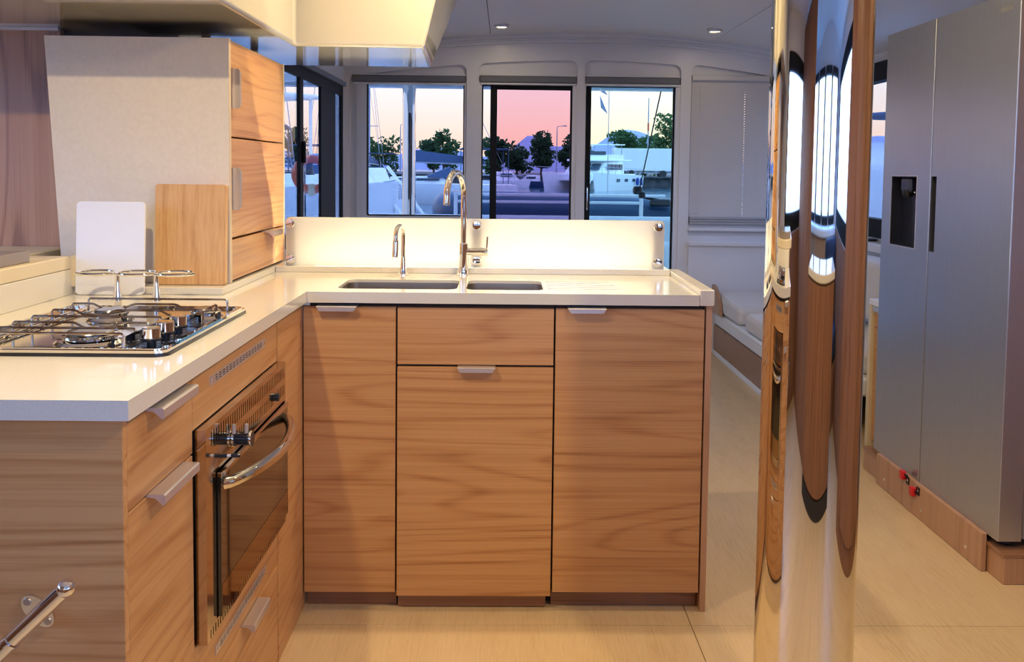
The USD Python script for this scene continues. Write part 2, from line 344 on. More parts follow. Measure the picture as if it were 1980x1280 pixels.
# saloon side wall on the left with dark framed windows, galley side behind the tall cabinet
XS = -1.13
sw = sbox(3.30, 0, YB + .05, 2.25).difference(sbox(3.45, .90, 6.26, 1.79))
struct('wall_left', [ex(sw, XS - .012, XS, 'yz'), bx(-2.62, XS - .012, 3.22, 3.30, 0, 2.10)], WHITEP)
w = struct_x('window_7')
part(w, 'window_frame', [ex(sbox(3.42, .86, 6.30, 1.83).difference(sbox(3.50, .93, 6.245, 1.765)), XS - .010, XS + .008, 'yz'), bx(XS - .010, XS + .006, 5.57, 6.03, .92, 1.77)], FRAMEB, False)
part(w, 'mullion', bx(XS - .010, XS + .010, 4.985, 5.07, .92, 1.77, .004), FRAMEB)
part(w, 'mullion', bx(XS - .010, XS + .010, 4.1, 4.16, .92, 1.77, .004), FRAMEB)
part(w, 'rail', bx(XS - .01, XS + .03, 3.42, 6.3, 1.83, 1.86, .004), plain('grey_rail', (.20, .22, .26), .4))
part(w, 'latch', rbx(XS + .01, XS + .03, 5.02, 5.045, 1.30, 1.42, .008, 1), FRAMEB)
part(w, 'glass_pane', bx(XS - .009, XS - .004, 3.48, 6.25, .92, 1.775), PANES, False)
lw = sbox(YF, 0, 3.30, 2.25).difference(rrect(-2.1, 1.9, 1.02, 1.85, .08))
struct('wall_outer', ex(lw, XL - .08, XL, 'yz'), WHITEP)
w = struct_x('window_8')
part(w, 'window_frame', ex(rrect(-2.15, 1.95, .97, 1.90, .08).difference(rrect(-2.05, 1.85, 1.07, 1.80, .05)), XL - .06, XL + .015, 'yz'), FRAMEB)
part(w, 'glass_pane', bx(XL - .04, XL - .034, -2.06, 1.86, 1.06, 1.81), PANEF, False)
# front wall behind the camera: a wide row of windows over a wood dash
fw = sbox(XL - .08, 0, XR + .08, 2.25); fo = [(-2.3, -1.25), (-1.17, -.12), (-.04, 1.0), (1.08, 2.05)]
for a, b in fo: fw = fw.difference(rrect(a, b, .98, 1.92, .07))
struct('wall_front', [ex(fw, YF - .08, YF, 'xz'), bx(XL, XR, YF, YF + .45, .90, .95, .01)], WHITEP)
struct('trim_2', bx(XL, XR, YF + .02, YF + .40, .0, .90, .005), WZ)
for a, b in fo:
    w = struct_x('window_9') if a == fo[0][0] else struct_x('window_%d' % (10 + [q[0] for q in fo].index(a) - 1))
    part(w, 'window_frame', ex(rrect(a - .03, b + .03, .95, 1.95, .08).difference(rrect(a + .03, b - .03, 1.01, 1.89, .05)), YF - .06, YF + .012, 'xz'), FRAMEB)
    part(w, 'glass_pane', bx(a, b, YF - .045, YF - .04, .98, 1.92), PANEF, False)
struct('trim_3', [bx(XL, XL + .02, YF, 1.2, 0, .96, .003), bx(XR - .02, XR, YF, 2.75, 0, .96, .003)], WALLF)
# galley wood wall, top left, with a white bead along its edges
wg = struct_x('wall_galley')
part(wg, 'wood_panel', bx(-2.6, -1.318, 2.74, 2.76, 1.012, 1.679, .001), WALLW)
part(wg, 'bead', [bx(-2.6, -1.318, 2.735, 2.745, 1.004, 1.012), bx(-2.6, -1.318, 2.725, 2.745, 1.671, 1.6795)], WHITEP, False)
part(wg, 'shelf', bx(-1.6, -1.295, 2.458, 2.735, .9985, 1.034, .003), LEDGE)
part(wg, 'lower_panel', bx(-2.6, -1.30, 2.742, 2.78, .0, 1.003), PANELB, False)

# ------------------------------------------------------------------ worktop
CT, CB = .930, .899
wt = thing('worktop', 'cream quartz L-shaped kitchen worktop with raised edges and a cut-out sink', 'worktop', (-.5, 2.6, CB))
Lp = Polygon([(-1.185, 1.346), (-.558, 1.346), (-.558, 2.556), (.5525, 2.556), (.5525, 3.10), (-1.185, 3.10)])
slab = ex(Lp.difference(rrect(-.488, -.141, 2.632, 2.852, .028)).difference(rrect(-.114, .112, 2.632, 2.852, .028)).buffer(-.0012).buffer(.0012, quad_segs=2), CB, CT)
gr = [rhull([(.128, y, CT - .0012), (.322 + .004 * i, y, CT - .0012), (.128, y, CT + .004), (.322 + .004 * i, y, CT + .004)], .0034, 1) for i, y in enumerate((2.838, 2.795, 2.752, 2.709, 2.666))]
slab = cut(slab, ex(rrect(-.497, .121, 2.622, 2.862, .03), CB - .01, CT - .009), *gr)
part(wt, 'slab', slab, QUARTZ, 20)
solo('worktop_edge', bx(-.764, .5525, 3.030, 3.18, CT, .950, .0015), QUARTZ, 'low quartz upstand strip along the back of the sink', 'worktop edge')
solo('worktop_edge', bx(.5535, .5945, 2.5555, 3.10, CB, .9455, .003), QUARTZ, 'raised quartz edge strip at the right end of the worktop', 'worktop edge')
solo('worktop_edge', bx(-1.19, -.765, 2.468, 3.20, CT, .950, .0015), QUARTZ, 'quartz upstand strip under the tall beige cabinet', 'worktop edge')
solo('worktop_edge', bx(-1.21, -1.165, 1.35, 2.47, CT, .998, .0015), QUARTZ, 'tall quartz upstand below the cream ledge at the left', 'worktop edge')

sink = thing('kitchen_sink', 'brushed steel double-bowl sink set under the cream worktop', 'sink', (-.19, 2.74, .78))
def bowl(x0, x1):
    o = rrect(x0 - .004, x1 + .004, 2.628, 2.856, .03); i = rrect(x0, x1, 2.632, 2.852, .028)
    body = cut(ex(o, .755, CT - .0095), ex(i, .758, 1.0))
    return body
part(sink, 'large_bowl', bowl(-.488, -.141), STEEL)
part(sink, 'small_bowl', bowl(-.114, .112), STEEL)
part(sink, 'divider', bx(-.1372, -.1178, 2.633, 2.851, .86, .9205, .003), STEEL)
for xc in (-.315, 0.0):
    part(sink, 'drain', lathe([(0, 0), (.03, 0), (.034, .002), (.034, .0), (.0, .0)], (xc, 2.742, .7585)), CHROME)

fa = thing('kitchen_tap', 'tall chrome gooseneck mixer tap with side lever behind the sink', 'tap', (-.138, 2.995, CT))
part(fa, 'base_body', lathe([(0, 0), (.0235, 0), (.0235, .004), (.019, .007), (.0165, .02), (.0165, .103), (.0145, .106), (0, .106)], (-.138, 2.995, CT)), CHROME)
dd = np.array([-.047, -.145]) / np.hypot(.047, .145); arc = .0762
ns = [np.array([-.138, 2.995, z]) for z in (1.03, 1.10, 1.16, 1.19)]
for a in np.linspace(0, np.pi, 22)[1:]:
    ns.append(np.array([-.138 + dd[0] * arc * (1 - math.cos(a)), 2.995 + dd[1] * arc * (1 - math.cos(a)), 1.19 + arc * math.sin(a)]))
ns.append(ns[-1] - [0, 0, .022])
nk = part(fa, 'gooseneck', tube(ns, .0108, 18), CHROME)
part(fa, 'aerator', cyl(ns[-1] + [0, 0, .001], ns[-1] - [0, 0, .003], .0113), STEEL)
part(fa, 'lever_housing', lathe([(0, 0), (.0125, 0), (.0125, .045), (.0135, .047), (.0135, .072), (.012, .074), (0, .074)], (-.132, 2.995, 1.008), (1, -.06, 0)), CHROME)
part(fa, 'lever', rhull([(-.062, 2.991, 1.01), (-.060, 2.991, 1.056)], .0035, 2), CHROME)

tp = thing('filter_tap', 'short slim chrome tap at the left of the mixer tap', 'tap', (-.335, 2.985, CT))
part(tp, 'flange', lathe([(0, 0), (.0215, 0), (.0215, .004), (.013, .006), (.010, .02), (.008, .06), (0, .06)], (-.335, 2.985, CT)), CHROME)
path = [(-.335, 2.985, .97), (-.335, 2.985, 1.02), (-.335, 2.985, 1.06)]
for a in np.linspace(0, np.pi, 14)[1:]: path.append((-.335 - .008 * (1 - math.cos(a)), 2.985 - .036 * (1 - math.cos(a)), 1.06 + .032 * math.sin(a)))
part(tp, 'spout', tube(path + [(-.352, 2.912, 1.015)], .0074, 14), CHROME)
part(tp, 'nozzle', lathe([(0, 0), (.0105, 0), (.0105, .048), (.008, .055), (0, .055)], (-.352, 2.911, .995), (0.02, 0.05, 1)), CHROME)

bs = thing('splash_guard', 'frosted white glass splash guard standing behind the sink, lit from below', 'splash guard', (-.1, 3.06, .95))
part(bs, 'frosted_panel', ex(rrect(-.733, .533, .9505, 1.113, .014).union(sbox(-.733, .9505, .533, 1.0)), 3.046, 3.056, 'xz'), FROST)
for xc in (-.717, -.097, .511):
    part(bs, 'bracket', bx(xc - .017, xc + .017, 3.0562, 3.070, .951, 1.100, .001), BRACK)
    for zc in (1.092, .973):
        part(bs, 'standoff', lathe([(0, 0), (.0155, 0), (.0155, .008), (.013, .011), (0, .012)], (xc, 3.0455, zc), (0, -1, 0)), CHROME)
part(bs, 'led_strip', bx(-.66, .50, 3.150, 3.158, .9515, .9595), LED, False)
part(bs, 'led_channel', bx(-.74, .54, 3.165, 3.175, .951, .990, .001), WHITEP)

# ------------------------------------------------------------------ base cabinets, sink run
def pull_x(xa, xb, y, z, flip=1):
    """aluminium edge pull over the top of a front that faces -y"""
    pr = [(0, .0035), (-.024, .0035), (-.0265, .001), (-.0265, -.011), (-.0235, -.0125), (-.018, -.0075), (-.012, -.003), (0, -.001)]
    m = ex(Polygon([(y + a, z + b) for a, b in pr]), xa, xb, 'yz')
    v = np.array(m.vertices); low = v[:, 2] < z - .004; mid = (xa + xb) / 2
    v[low, 0] = mid + (v[low, 0] - mid) * (1 - .016 / (xb - xa)); m.vertices = v
    return join(m, bx(xa, xb, y - .001, y + .016, z + .0005, z + .0035))
def pull_y(ya, yb, x, z):
    pr = [(0, .0035), (.027, .0035), (.030, .001), (.030, -.012), (.0265, -.0155), (.020, -.0085), (.013, -.003), (0, -.001)]
    m = ex(Polygon([(x + a, z + b) for a, b in pr]), ya, yb, 'xz')
    return join(m, bx(x - .016, x + .001, ya, yb, z + .0005, z + .0035))
FY = 2.575
cb = thing('sink_cabinet', 'narrow wood-grain base cabinet in the inner corner under the sink', 'cabinet', (-.43, 2.6, 0))
part(cb, 'body', [bx(-.556, -.3075, FY + .021, 3.08, .0505, .745), bx(-.556, -.3075, FY + .021, 2.615, .745, .897), bx(-.556, -.3075, 2.64, 3.08, 0, .052)], DARKGAP, False)
d = part(cb, 'door', bx(-.5715, -.3095, FY, FY + .019, .0535, .886, .0012), WX)
part(d, 'handle', pull_x(-.530, -.418, FY, .887), SATIN, label='satin aluminium edge pull')
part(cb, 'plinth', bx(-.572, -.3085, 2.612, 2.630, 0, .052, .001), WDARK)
cb = thing('dishwasher_cabinet', 'middle wood-grain unit of the sink run with a drawer over a tall door', 'cabinet', (-.08, 2.6, 0))
part(cb, 'body', [bx(-.3055, .142, FY + .017, 3.08, .047, .745), bx(-.3055, .142, FY + .017, 2.615, .745, .897), bx(-.3055, .142, 2.64, 3.08, 0, .048)], DARKGAP, False)
part(cb, 'drawer', bx(-.3045, .1405, FY - .001, FY + .016, .7215, .885, .0012), WX)
d = part(cb, 'door', bx(-.3045, .1405, FY - .005, FY + .014, .0455, .7155, .0012), WX)
part(d, 'handle', pull_x(-.133, -.025, FY - .005, .7165), SATIN, label='satin aluminium edge pull')
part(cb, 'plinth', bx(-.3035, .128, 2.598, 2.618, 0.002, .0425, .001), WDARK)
cb = thing('end_cabinet', 'right wood-grain base cabinet of the sink run beside the walkway', 'cabinet', (.36, 2.6, 0))
part(cb, 'body', [bx(.1435, .5735, FY + .021, 3.08, .053, .897), bx(.1435, .5735, 2.64, 3.08, 0, .054)], DARKGAP, False)
d = part(cb, 'door', bx(.1455, .5715, FY, FY + .019, .0555, .886, .0012), WX)
part(d, 'handle', pull_x(.179, .287, FY, .887), SATIN, label='satin aluminium edge pull')
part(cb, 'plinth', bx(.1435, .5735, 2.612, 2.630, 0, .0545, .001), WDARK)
part(cb, 'side_panel', bx(.5755, .5925, 2.572, 3.10, .0, .8985, .001), WZ)

# ------------------------------------------------------------------ base cabinets, hob run
FX = -.575
cb = thing('drawer_cabinet', 'wood-grain base cabinet at the near end under the hob with a drawer over a door', 'cabinet', (-.85, 1.5, 0))
part(cb, 'body', bx(-1.17, FX - .021, 1.38, 1.669, 0.0, .897), DARKGAP, False)
d = part(cb, 'drawer', bx(FX - .019, FX, 1.3795, 1.6685, .7480, .886, .0012), WY)
part(d, 'handle', pull_y(1.452, 1.618, FX, .887), SATIN, label='satin aluminium edge pull')
d = part(cb, 'door', bx(FX - .019, FX, 1.3795, 1.6685, .012, .7445, .0012), WY)
part(d, 'handle', pull_y(1.452, 1.618, FX, .7455), SATIN, label='satin aluminium edge pull')
part(cb, 'end_panel', bx(-1.21, FX + .001, 1.3615, 1.3775, 0.0, .8985, .001), WX)
cb = thing('oven_cabinet', 'wood-grain housing around the built-in oven', 'cabinet', (-.85, 1.98, 0))
part(cb, 'body', [bx(-1.17, -1.10, 1.672, 2.288, 0, .897), bx(-1.10, FX - .021, 1.672, 1.684, 0.0, .897), bx(-1.10, FX - .021, 2.276, 2.288, 0, .897), bx(-1.10, FX - .021, 1.684, 2.276, .80, .897), bx(-1.10, FX - .021, 1.684, 2.276, 0, .36)], DARKGAP, False)
part(cb, 'upper_panel', bx(FX - .019, FX, 1.6705, 2.2885, .7890, .886, .0012), WY)
part(cb, 'lower_panel', bx(FX - .019, FX, 1.6705, 2.2885, .2660, .3720, .0012), WY)
d = part(cb, 'drawer', bx(FX - .019, FX, 1.6705, 2.2885, .012, .2625, .0012), WY)
part(d, 'handle', pull_y(1.968, 2.10, FX, .2635), SATIN, label='satin aluminium edge pull')
cb = thing('corner_post', 'plain wood-grain corner panel between the oven and the sink run', 'panel', (-.58, 2.43, 0))
part(cb, 'panel', bx(FX - .019, FX, 2.2975, 2.611, 0.0, .886, .0012), WY)
part(cb, 'bearer', [bx(-1.1, FX - .02, 2.30, 2.60, 0, .897)], DARKGAP, False)

def vent(y0, y1, z0, z1, label, cols):
    v = thing('air_vent', label, 'vent', (FX, (y0 + y1) / 2, z0))
    p = sbox(y0, z0, y1, z1); n = cols; sl = []
    L = (y1 - y0 - .05) / n
    for r in range(3):
        zc = z0 + (z1 - z0) * (.26 + .24 * r)
        for i in range(n):
            a = y0 + .025 + i * L
            sl.append(sbox(a + L * .12, zc - .0013, a + L * .88, zc + .0013))
    for s in sl: p = p.difference(s)
    part(v, 'grille', ex(p, FX, FX + .0022, 'yz'), SATIN, False)
    part(v, 'backing', bx(FX, FX + .0006, y0 + .02, y1 - .02, z0 + .002, z1 - .002), BLACKM, False)
    for yc in (y0 + .012, y1 - .012): part(v, 'screw', lathe([(.0038, 0), (.0034, .0012), (0, .002)], (FX + .0022, yc, (z0 + z1) / 2), (1, 0, 0), 10), CHROME)
vent(1.770, 2.172, .850, .8695, 'slotted aluminium vent strip in the panel over the oven', 15)
vent(1.786, 2.168, .297, .3165, 'slotted aluminium vent strip in the panel below the oven', 15)

# ------------------------------------------------------------------ oven
ov = thing('oven', 'built-in steel oven with a dark glass door and bowed handle', 'oven', (FX, 1.99, .374))
x1 = FX + .020
fr = ex(sbox(1.682, .374, 2.2955, .787).difference(sbox(1.738, .398, 2.286, .690)), FX, x1, 'yz')
sl = []
for i in range(38):
    y = 1.712 + i * .0152; sl.append(bx(x1 - .004, x1 + .01, y, y + .0042, .748, .776))
    if not (1.80 < y < 1.835): pass
for i in range(27):
    y = 1.88 + i * .0152
    if not (2.17 < y < 2.205): sl.append(bx(x1 - .004, x1 + .01, y, y + .0042, .706, .732))
for i in range(40):
    y = 1.700 + i * .0146; sl.append(bx(x1 - .004, x1 + .01, y, y + .0042, .377, .394))
part(ov, 'front_frame', cut(fr, *sl), OVENST, 20)
part(ov, 'vent_slots', [bx(x1 - .0045, x1 - .0038, 1.70, 2.29, .747, .777), bx(x1 - .0045, x1 - .0038, 1.87, 2.29, .705, .733), bx(x1 - .0045, x1 - .0038, 1.695, 2.29, .3765, .395)], BLACKM, False, label='dark slots behind the steel front', kind='stuff')
part(ov, 'casing', bx(-1.05, FX - .005, 1.70, 2.27, .38, .78), BLACKM, False)
dr = part(ov, 'door', ex(sbox(1.744, .4005, 2.284, .683), FX - .002, x1 + .008, 'yz'), GLASSB, label='dark glass oven door')
part(dr, 'top_rail', bx(FX, x1 + .0105, 1.743, 2.285, .676, .6865, .0015), OVENST)
part(dr, 'lower_band', bx(x1 + .008, x1 + .0088, 1.746, 2.282, .403, .462), plain('bronze_mirror', (.36, .25, .16), .05, 1.), False)
hp = []
for t in np.linspace(0, 1, 26):
    hp.append((x1 - .008 + .072 * math.sin(math.pi * t) ** .6, 1.762 + .505 * t, .655 + .0 * t))
part(dr, 'handle', tube(hp, .0125, 16), MIRROR)
kn = part(ov, 'thermostat_knob', lathe([(0, 0), (.016, 0), (.016, .008), (.0135, .009), (.0135, .034), (.016, .035), (.016, .040), (0, .040)], (x1, 1.848, .723), (1, 0, 0)), BLACK)
for xa in (x1 + .001, x1 + .0355): part(kn, 'chrome_ring', lathe([(.0162, 0), (.0166, .001), (.0166, .004), (.0162, .005)], (xa, 1.848, .723), (1, 0, 0)), CHROME)
for xa, ya in ((x1 + .006, 1.838), (x1 + .030, 1.842)): part(kn, 'stud', lathe([(.004, 0), (.004, .019), (0, .02)], (xa, ya, .736), (0, 0, 1), 10), SATIN)
pb = part(ov, 'igniter_pin', lathe([(0, 0), (.0042, .0), (.0042, .012), (.0022, .013), (.0022, .02), (.0042, .021), (.0042, .038), (0, .038)], (x1, 1.768, .712), (1, .1, 0), 12), BLACK)
part(pb, 'sleeve', lathe([(.0026, 0), (.0026, .008)], (x1 + .0125, 1.7693, .712), (1, .1, 0), 12), WHITEP)
part(ov, 'light_button', lathe([(0, 0), (.010, 0), (.010, .009), (.008, .011), (0, .011)], (x1, 2.190, .722), (1, 0, 0)), BLACK)

# ------------------------------------------------------------------ hob
hb = thing('gas_hob', 'steel three-burner gas hob with wire pan rails on the worktop', 'hob', (-.83, 1.92, CT))
hx0, hx1, hy0, hy1 = -1.045, -.617, 1.655, 2.19
part(hb, 'base_seal', ex(rrect(hx0, hx1, hy0, hy1, .025), CT, CT + .006), BLACK)
rim = [(r, z) for r, z in ((0, .006), (0, .010), (.006, .013), (.016, .013), (.022, .010), (.028, .0085))]
part(hb, 'rim', union(ex(rrect(hx0 + .002, hx1 - .002, hy0 + .002, hy1 - .002, .024).difference(rrect(hx0 + .022, hx1 - .020, hy0 + .020, hy1 - .020, .014)), CT + .006, CT + .0115),
                      ex(rrect(hx0 + .008, hx1 - .008, hy0 + .008, hy1 - .008, .02).difference(rrect(hx0 + .018, hx1 - .016, hy0 + .016, hy1 - .016, .014)), CT + .008, CT + .0145)), MIRROR)
part(hb, 'tray', ex(rrect(hx0 + .02, hx1 - .018, hy0 + .018, hy1 - .018, .014), CT + .005, CT + .0085), plain('hob_tray', (.70, .68, .64), .09, 1.))
cpz = CT + .0095
part(hb, 'control_panel', ex(Polygon([(-.690, 1.682), (-.638, 1.682), (-.638, 1.905), (-.690, 1.905)]).buffer(.004), CT + .0085, cpz), BLACK)
part(hb, 'heat_shield', [bx(-.697, -.6955, 1.668, 1.918, CT + .008, CT + .036), bx(-.697, -.640, 1.918, 1.9195, CT + .008, CT + .036)], CHROME, False)
marks = []
for yk in (1.705, 1.775, 1.845):
    k = part(hb, 'knob', lathe([(0, 0), (.0085, 0), (.0085, .012), (.017, .0125), (.019, .016), (.0175, .018), (0, .018)], (-.662, yk, cpz), n=24), BLACK)
    part(k, 'cap', lathe([(.0168, 0), (.0168, .018), (.0155, .020), (0, .020)], (-.662, yk, cpz + .0175), n=28), CHROME)
    for a in np.linspace(0, 2 * np.pi, 15)[:-1]:
        marks.append(bx(-.662 + .021 * math.cos(a) - .0012, -.662 + .021 * math.cos(a) + .0012, yk + .023 * math.sin(a) - .0006, yk + .023 * math.sin(a) + .0006, cpz, cpz + .0003))
part(hb, 'dial_marks', marks, WHITEP, False, kind='stuff')
for bxx, byy, br in ((-.795, 1.748, .056), (-.872, 2.015, .043), (-.672, 2.045, .036)):
    b = part(hb, 'burner', lathe([(br * 1.12, 0), (br * 1.15, .003), (br * 1.05, .008), (br * .80, .0085), (br * .78, .011), (br * .9, .0115), (br * .92, .0165), (br * .85, .018), (0, .018)], (bxx, byy, CT + .0085), n=36), CHROME)
    part(b, 'cap', lathe([(br * .74, 0), (br * .78, .002), (br * .72, .0055), (br * .3, .008), (0, .008)], (bxx, byy, CT + .0265), n=36), plain('burner_cap_%d' % int(br * 1000), (.42, .40, .38), .14, 1.))
    part(b, 'spark_plug', [cyl((bxx + br * 1.02, byy - br * .6, CT + .0085), (bxx + br * 1.02, byy - br * .6, CT + .022), .0035, n=8), ball((bxx + br * 1.02, byy - br * .6, CT + .022), .0042, 1)], BLACK)
# seven wire rails, each dips over the burners
WIRE = mat('heated_wire', {'g': ('geometry', {}), 'n': ('noise_texture', {'scale': 16., 'detail': 2.}), 'r': ('rgb_ramp', {'ramp': [(.40, (.62, .59, .54)), (.52, (.42, .30, .20)), (.60, (.30, .19, .12)), (.7, (.45, .42, .45))]}),
     'p': ('principled_bsdf', {'metallic': 1., 'roughness': .18})}, [('g.position', 'n.vector'), ('n.fac', 'r.fac'), ('r.color', 'p.base_color')])
rz = CT + .040
for y, xa, xb, dip in ((1.672, -.965, -.700, None), (1.728, -.965, -.700, None), (1.790, -.965, -.700, -.80), (1.862, -.965, -.700, None), (1.945, -.965, -.645, -.872), (2.035, -.965, -.645, -.872), (2.115, -.965, -.645, None)):
    p = [(xa, y, CT + .010), (xa, y, rz)]
    for c in ([dip] if dip else []) + ([-.690] if y > 1.94 and y < 2.1 else []):
        p += [(c - .045, y, rz), (c - .022, y - .006, rz - .010), (c + .022, y - .006, rz - .010), (c + .045, y, rz)]
    p += [(xb, y, rz), (xb, y, CT + .010)]
    part(hb, 'pan_rail', tube(bend(p, .007, 5), .0024, 8), WIRE)
part(hb, 'side_bar', [tube([(-.972, 1.67, CT + .013), (-.972, 2.12, CT + .013)], .003, 8), tube([(-.985, 1.67, CT + .0135), (-.985, 2.12, CT + .0135)], .003, 8), tube([(-.958, 1.67, CT + .011), (-.958, 2.12, CT + .011)], .0026, 8)], MIRROR)

# ------------------------------------------------------------------ tall cabinet on the worktop
tc = thing('tall_cabinet', 'wall-high cabinet standing on the worktop with beige side and wood fronts', 'cabinet', (-.98, 2.85, .95))
part(tc, 'side_panel', ex(Polygon([(-1.238, .951), (-1.277, 1.633), (-.7725, 1.633), (-.7725, .951)]), 2.560, 2.580, 'xz'), PANELB, label='large plain beige side panel')
part(tc, 'edge_band', bx(-.7725, -.7715, 2.5605, 2.5795, .952, 1.632), BEIGEEDGE, False)
part(tc, 'body', bx(-1.225, -.797, 2.581, 3.186, .951, 1.630), DARKGAP, False)
part(tc, 'far_panel', bx(-1.225, -.7735, 3.187, 3.203, .951, 1.633, .001), BEIGEEDGE)
def pull_v(z0, z1, yy, x):
    pr = Polygon([(x - .004, yy), (x + .022, yy), (x + .026, yy + .003), (x + .026, yy + .012), (x + .023, yy + .013), (x + .021, yy + .006), (x + .017, yy + .0035), (x - .004, yy + .003)])
    m = ex(rrect(0, .030, z0, z1, .008).union(sbox(0, z0, .012, z1)), 0, .003, 'xz')
    m.apply_translation([x - .004, yy, 0])
    lip = bx(x + .0235, x + .0265, yy + .0005, yy + .012, z0 + .008, z1 - .008, .001)
    return join(m, lip)
for za, zb in ((1.3625, 1.631), (1.0765, 1.3585)):
    d = part(tc, 'door', bx(-.796, -.7755, 2.584, 3.1855, za, zb, .0012), WY)
    part(d, 'handle', pull_v(zb - .190 if za > 1.2 else zb - .203, zb - .078 if za > 1.2 else zb - .083, 2.588, -.7755), SATIN, label='satin aluminium edge pull')
d = part(tc, 'drawer', bx(-.796, -.7735, 2.584, 3.1855, .956, 1.0705, .0012), WY)
part(d, 'handle', pull_y(2.93, 3.05, -.7735, 1.0705), SATIN, label='satin aluminium edge pull')

cw = solo('cutting_board', (lambda m: (m.apply_transform(trimesh.transformations.rotation_matrix(-.07, [1, 0, 0], [-1.06, 2.455, .93])), m)[1])(ex(rrect(-1.152, -.970, .9305, 1.181, .012), 2.449, 2.457, 'xz')),
          BOARDW, 'white plastic cutting board leaning on the beige cabinet side', 'cutting board')
cw2 = thing('cutting_board', 'bamboo cutting board propped against the beige cabinet side', 'cutting board', (-.86, 2.54, .95))
part(cw2, 'board', ex(rrect(-.968, -.7745, .9505, 1.228, .008), 2.520, 2.541, 'xz').apply_transform(trimesh.transformations.rotation_matrix(-.06, [1, 0, 0], [-.86, 2.53, .95])), BAMBOO)

ch = thing('cup_holder', 'chrome wire rack of three cup rings standing on the worktop', 'cup holder', (-.95, 2.36, CT))
for xc, a0, a1 in ((-1.055, 0, 2 * np.pi), (-.951, 0, 2 * np.pi), (-.852, .55 * np.pi + .5, 2 * np.pi + .55 * np.pi - .5)):
    full = a0 == 0
    t = np.linspace(a0, a1, 41)[:-1] if full else np.linspace(a0 - 1.2, a1 - 1.4, 40)
    pts = [(xc + .050 * math.cos(q), 2.36 + .044 * math.sin(q), 1.001) for q in t]
    part(ch, 'ring', tube(pts, .0042, 10, closed=full), CHROME)
for xc in (-1.002, -.902):
    part(ch, 'foot', lathe([(0, 0), (.0125, 0), (.0115, .006), (.0070, .035), (.0058, .06), (.0062, .071), (0, .072)], (xc, 2.36, CT)), CHROME)

lg = thing('shelf_ledge', 'cream ledge along the top of the worktop upstand at the left', 'ledge', (-1.3, 2.2, 1.0))
part(lg, 'ledge', [bx(-1.6, -1.166, 1.2, 2.456, .9985, 1.034, .003)], LEDGE)
solo('ledge_block', ex(Polygon([(-1.166, .951), (-1.112, .951), (-1.118, 1.012), (-1.166, 1.034)]), 2.456, 2.558, 'xz'), LEDGE, 'small cream block in the corner between ledge and beige cabinet', 'block')
solo('tray_edge', bx(-1.5, -1.186, 1.3, 2.286, 1.0345, 1.063, .002), TAUPE, 'flat taupe box lying on the cream ledge at the left', 'box')

# ------------------------------------------------------------------ overhead unit
r = .014
def P3(x, y, z): return (x, y, z)
leg = rhull([(x, y, z) for x in (-2.56, -.698 - r) for y in (2.252 + r, 3.20 - r) for z in (1.680 + r, 2.09)], r)
bar = rhull([(-.9, 3.07 + r, 1.680 + r), (-.276 - r, 3.07 + r, 1.680 + r), (-.9, 3.66 - r, 1.680 + r), (-.300 - r, 3.66 - r, 1.680 + r),
             (-.9, 3.07 + r, 2.09), (-.180 - r, 3.07 + r, 2.09), (-.9, 3.66 - r, 2.09), (-.145 - r, 3.66 - r, 2.09)], r)
ou = thing('overhead_unit', 'glossy cream moulded overhead unit hanging from the ceiling above the worktop', 'overhead unit', (-.9, 3.0, 1.68))
part(ou, 'moulding', union(leg, rhull([(x, y, z) for x in (-1.09, -.698 - r) for y in (3.0, 3.64 - r) for z in (1.680 + r, 2.09)], r), bar), GEL, 35)

# ------------------------------------------------------------------ mast pillar
pl = thing('mast_pillar', 'mirror-polished round steel pillar from floor to ceiling', 'pillar', (.602, 1.755, 0))
part(pl, 'tube', lathe([(.095, .004), (.095, 2.24)], (.602, 1.755, 0), n=160), MIRROR, True)
part(pl, 'floor_ring', lathe([(.096, 0), (.128, 0), (.128, .006), (.11, .012), (.096, .013)], (.602, 1.755, 0), n=64), CHROME)

# ------------------------------------------------------------------ handrail
hr = thing('handrail', 'chrome grab rail on the end panel at the lower left corner', 'handrail', (-.72, 1.30, .5))
a, b = np.array([-.634, 1.302, .664]), np.array([-.95, 1.302, .351]); u = (b - a) / np.linalg.norm(b - a)
part(hr, 'rail', [tube(np.linspace(a, a + u * .112, 3), .0118, 20), tube(np.linspace(a + u * .112, b, 3), .0128, 20)], CHROME)
part(hr, 'end_cap', ball(a, .0134, 3), CHROME)
part(hr, 'collar', tube([a + u * .110, a + u * .118], .0136, 20), CHROME)
mp = part(hr, 'mount_plate', ex(affinity.rotate(affinity.scale(Point(0, 0).buffer(1, quad_segs=12), .030, .017), -45, origin=(0, 0)), 1.355, 1.3612, 'xz').apply_translation([-.703, 0, .603]), CHROME)
for s in (-1, 1): part(mp, 'screw', lathe([(.0065, 0), (.005, .002), (0, .0022)], (-.703 - s * .015, 1.355, .603 + s * .015), (0, -1, 0), 12), STEEL)
part(hr, 'stem', cyl((-.703, 1.357, .603), (-.703, 1.305, .603), .007), CHROME)

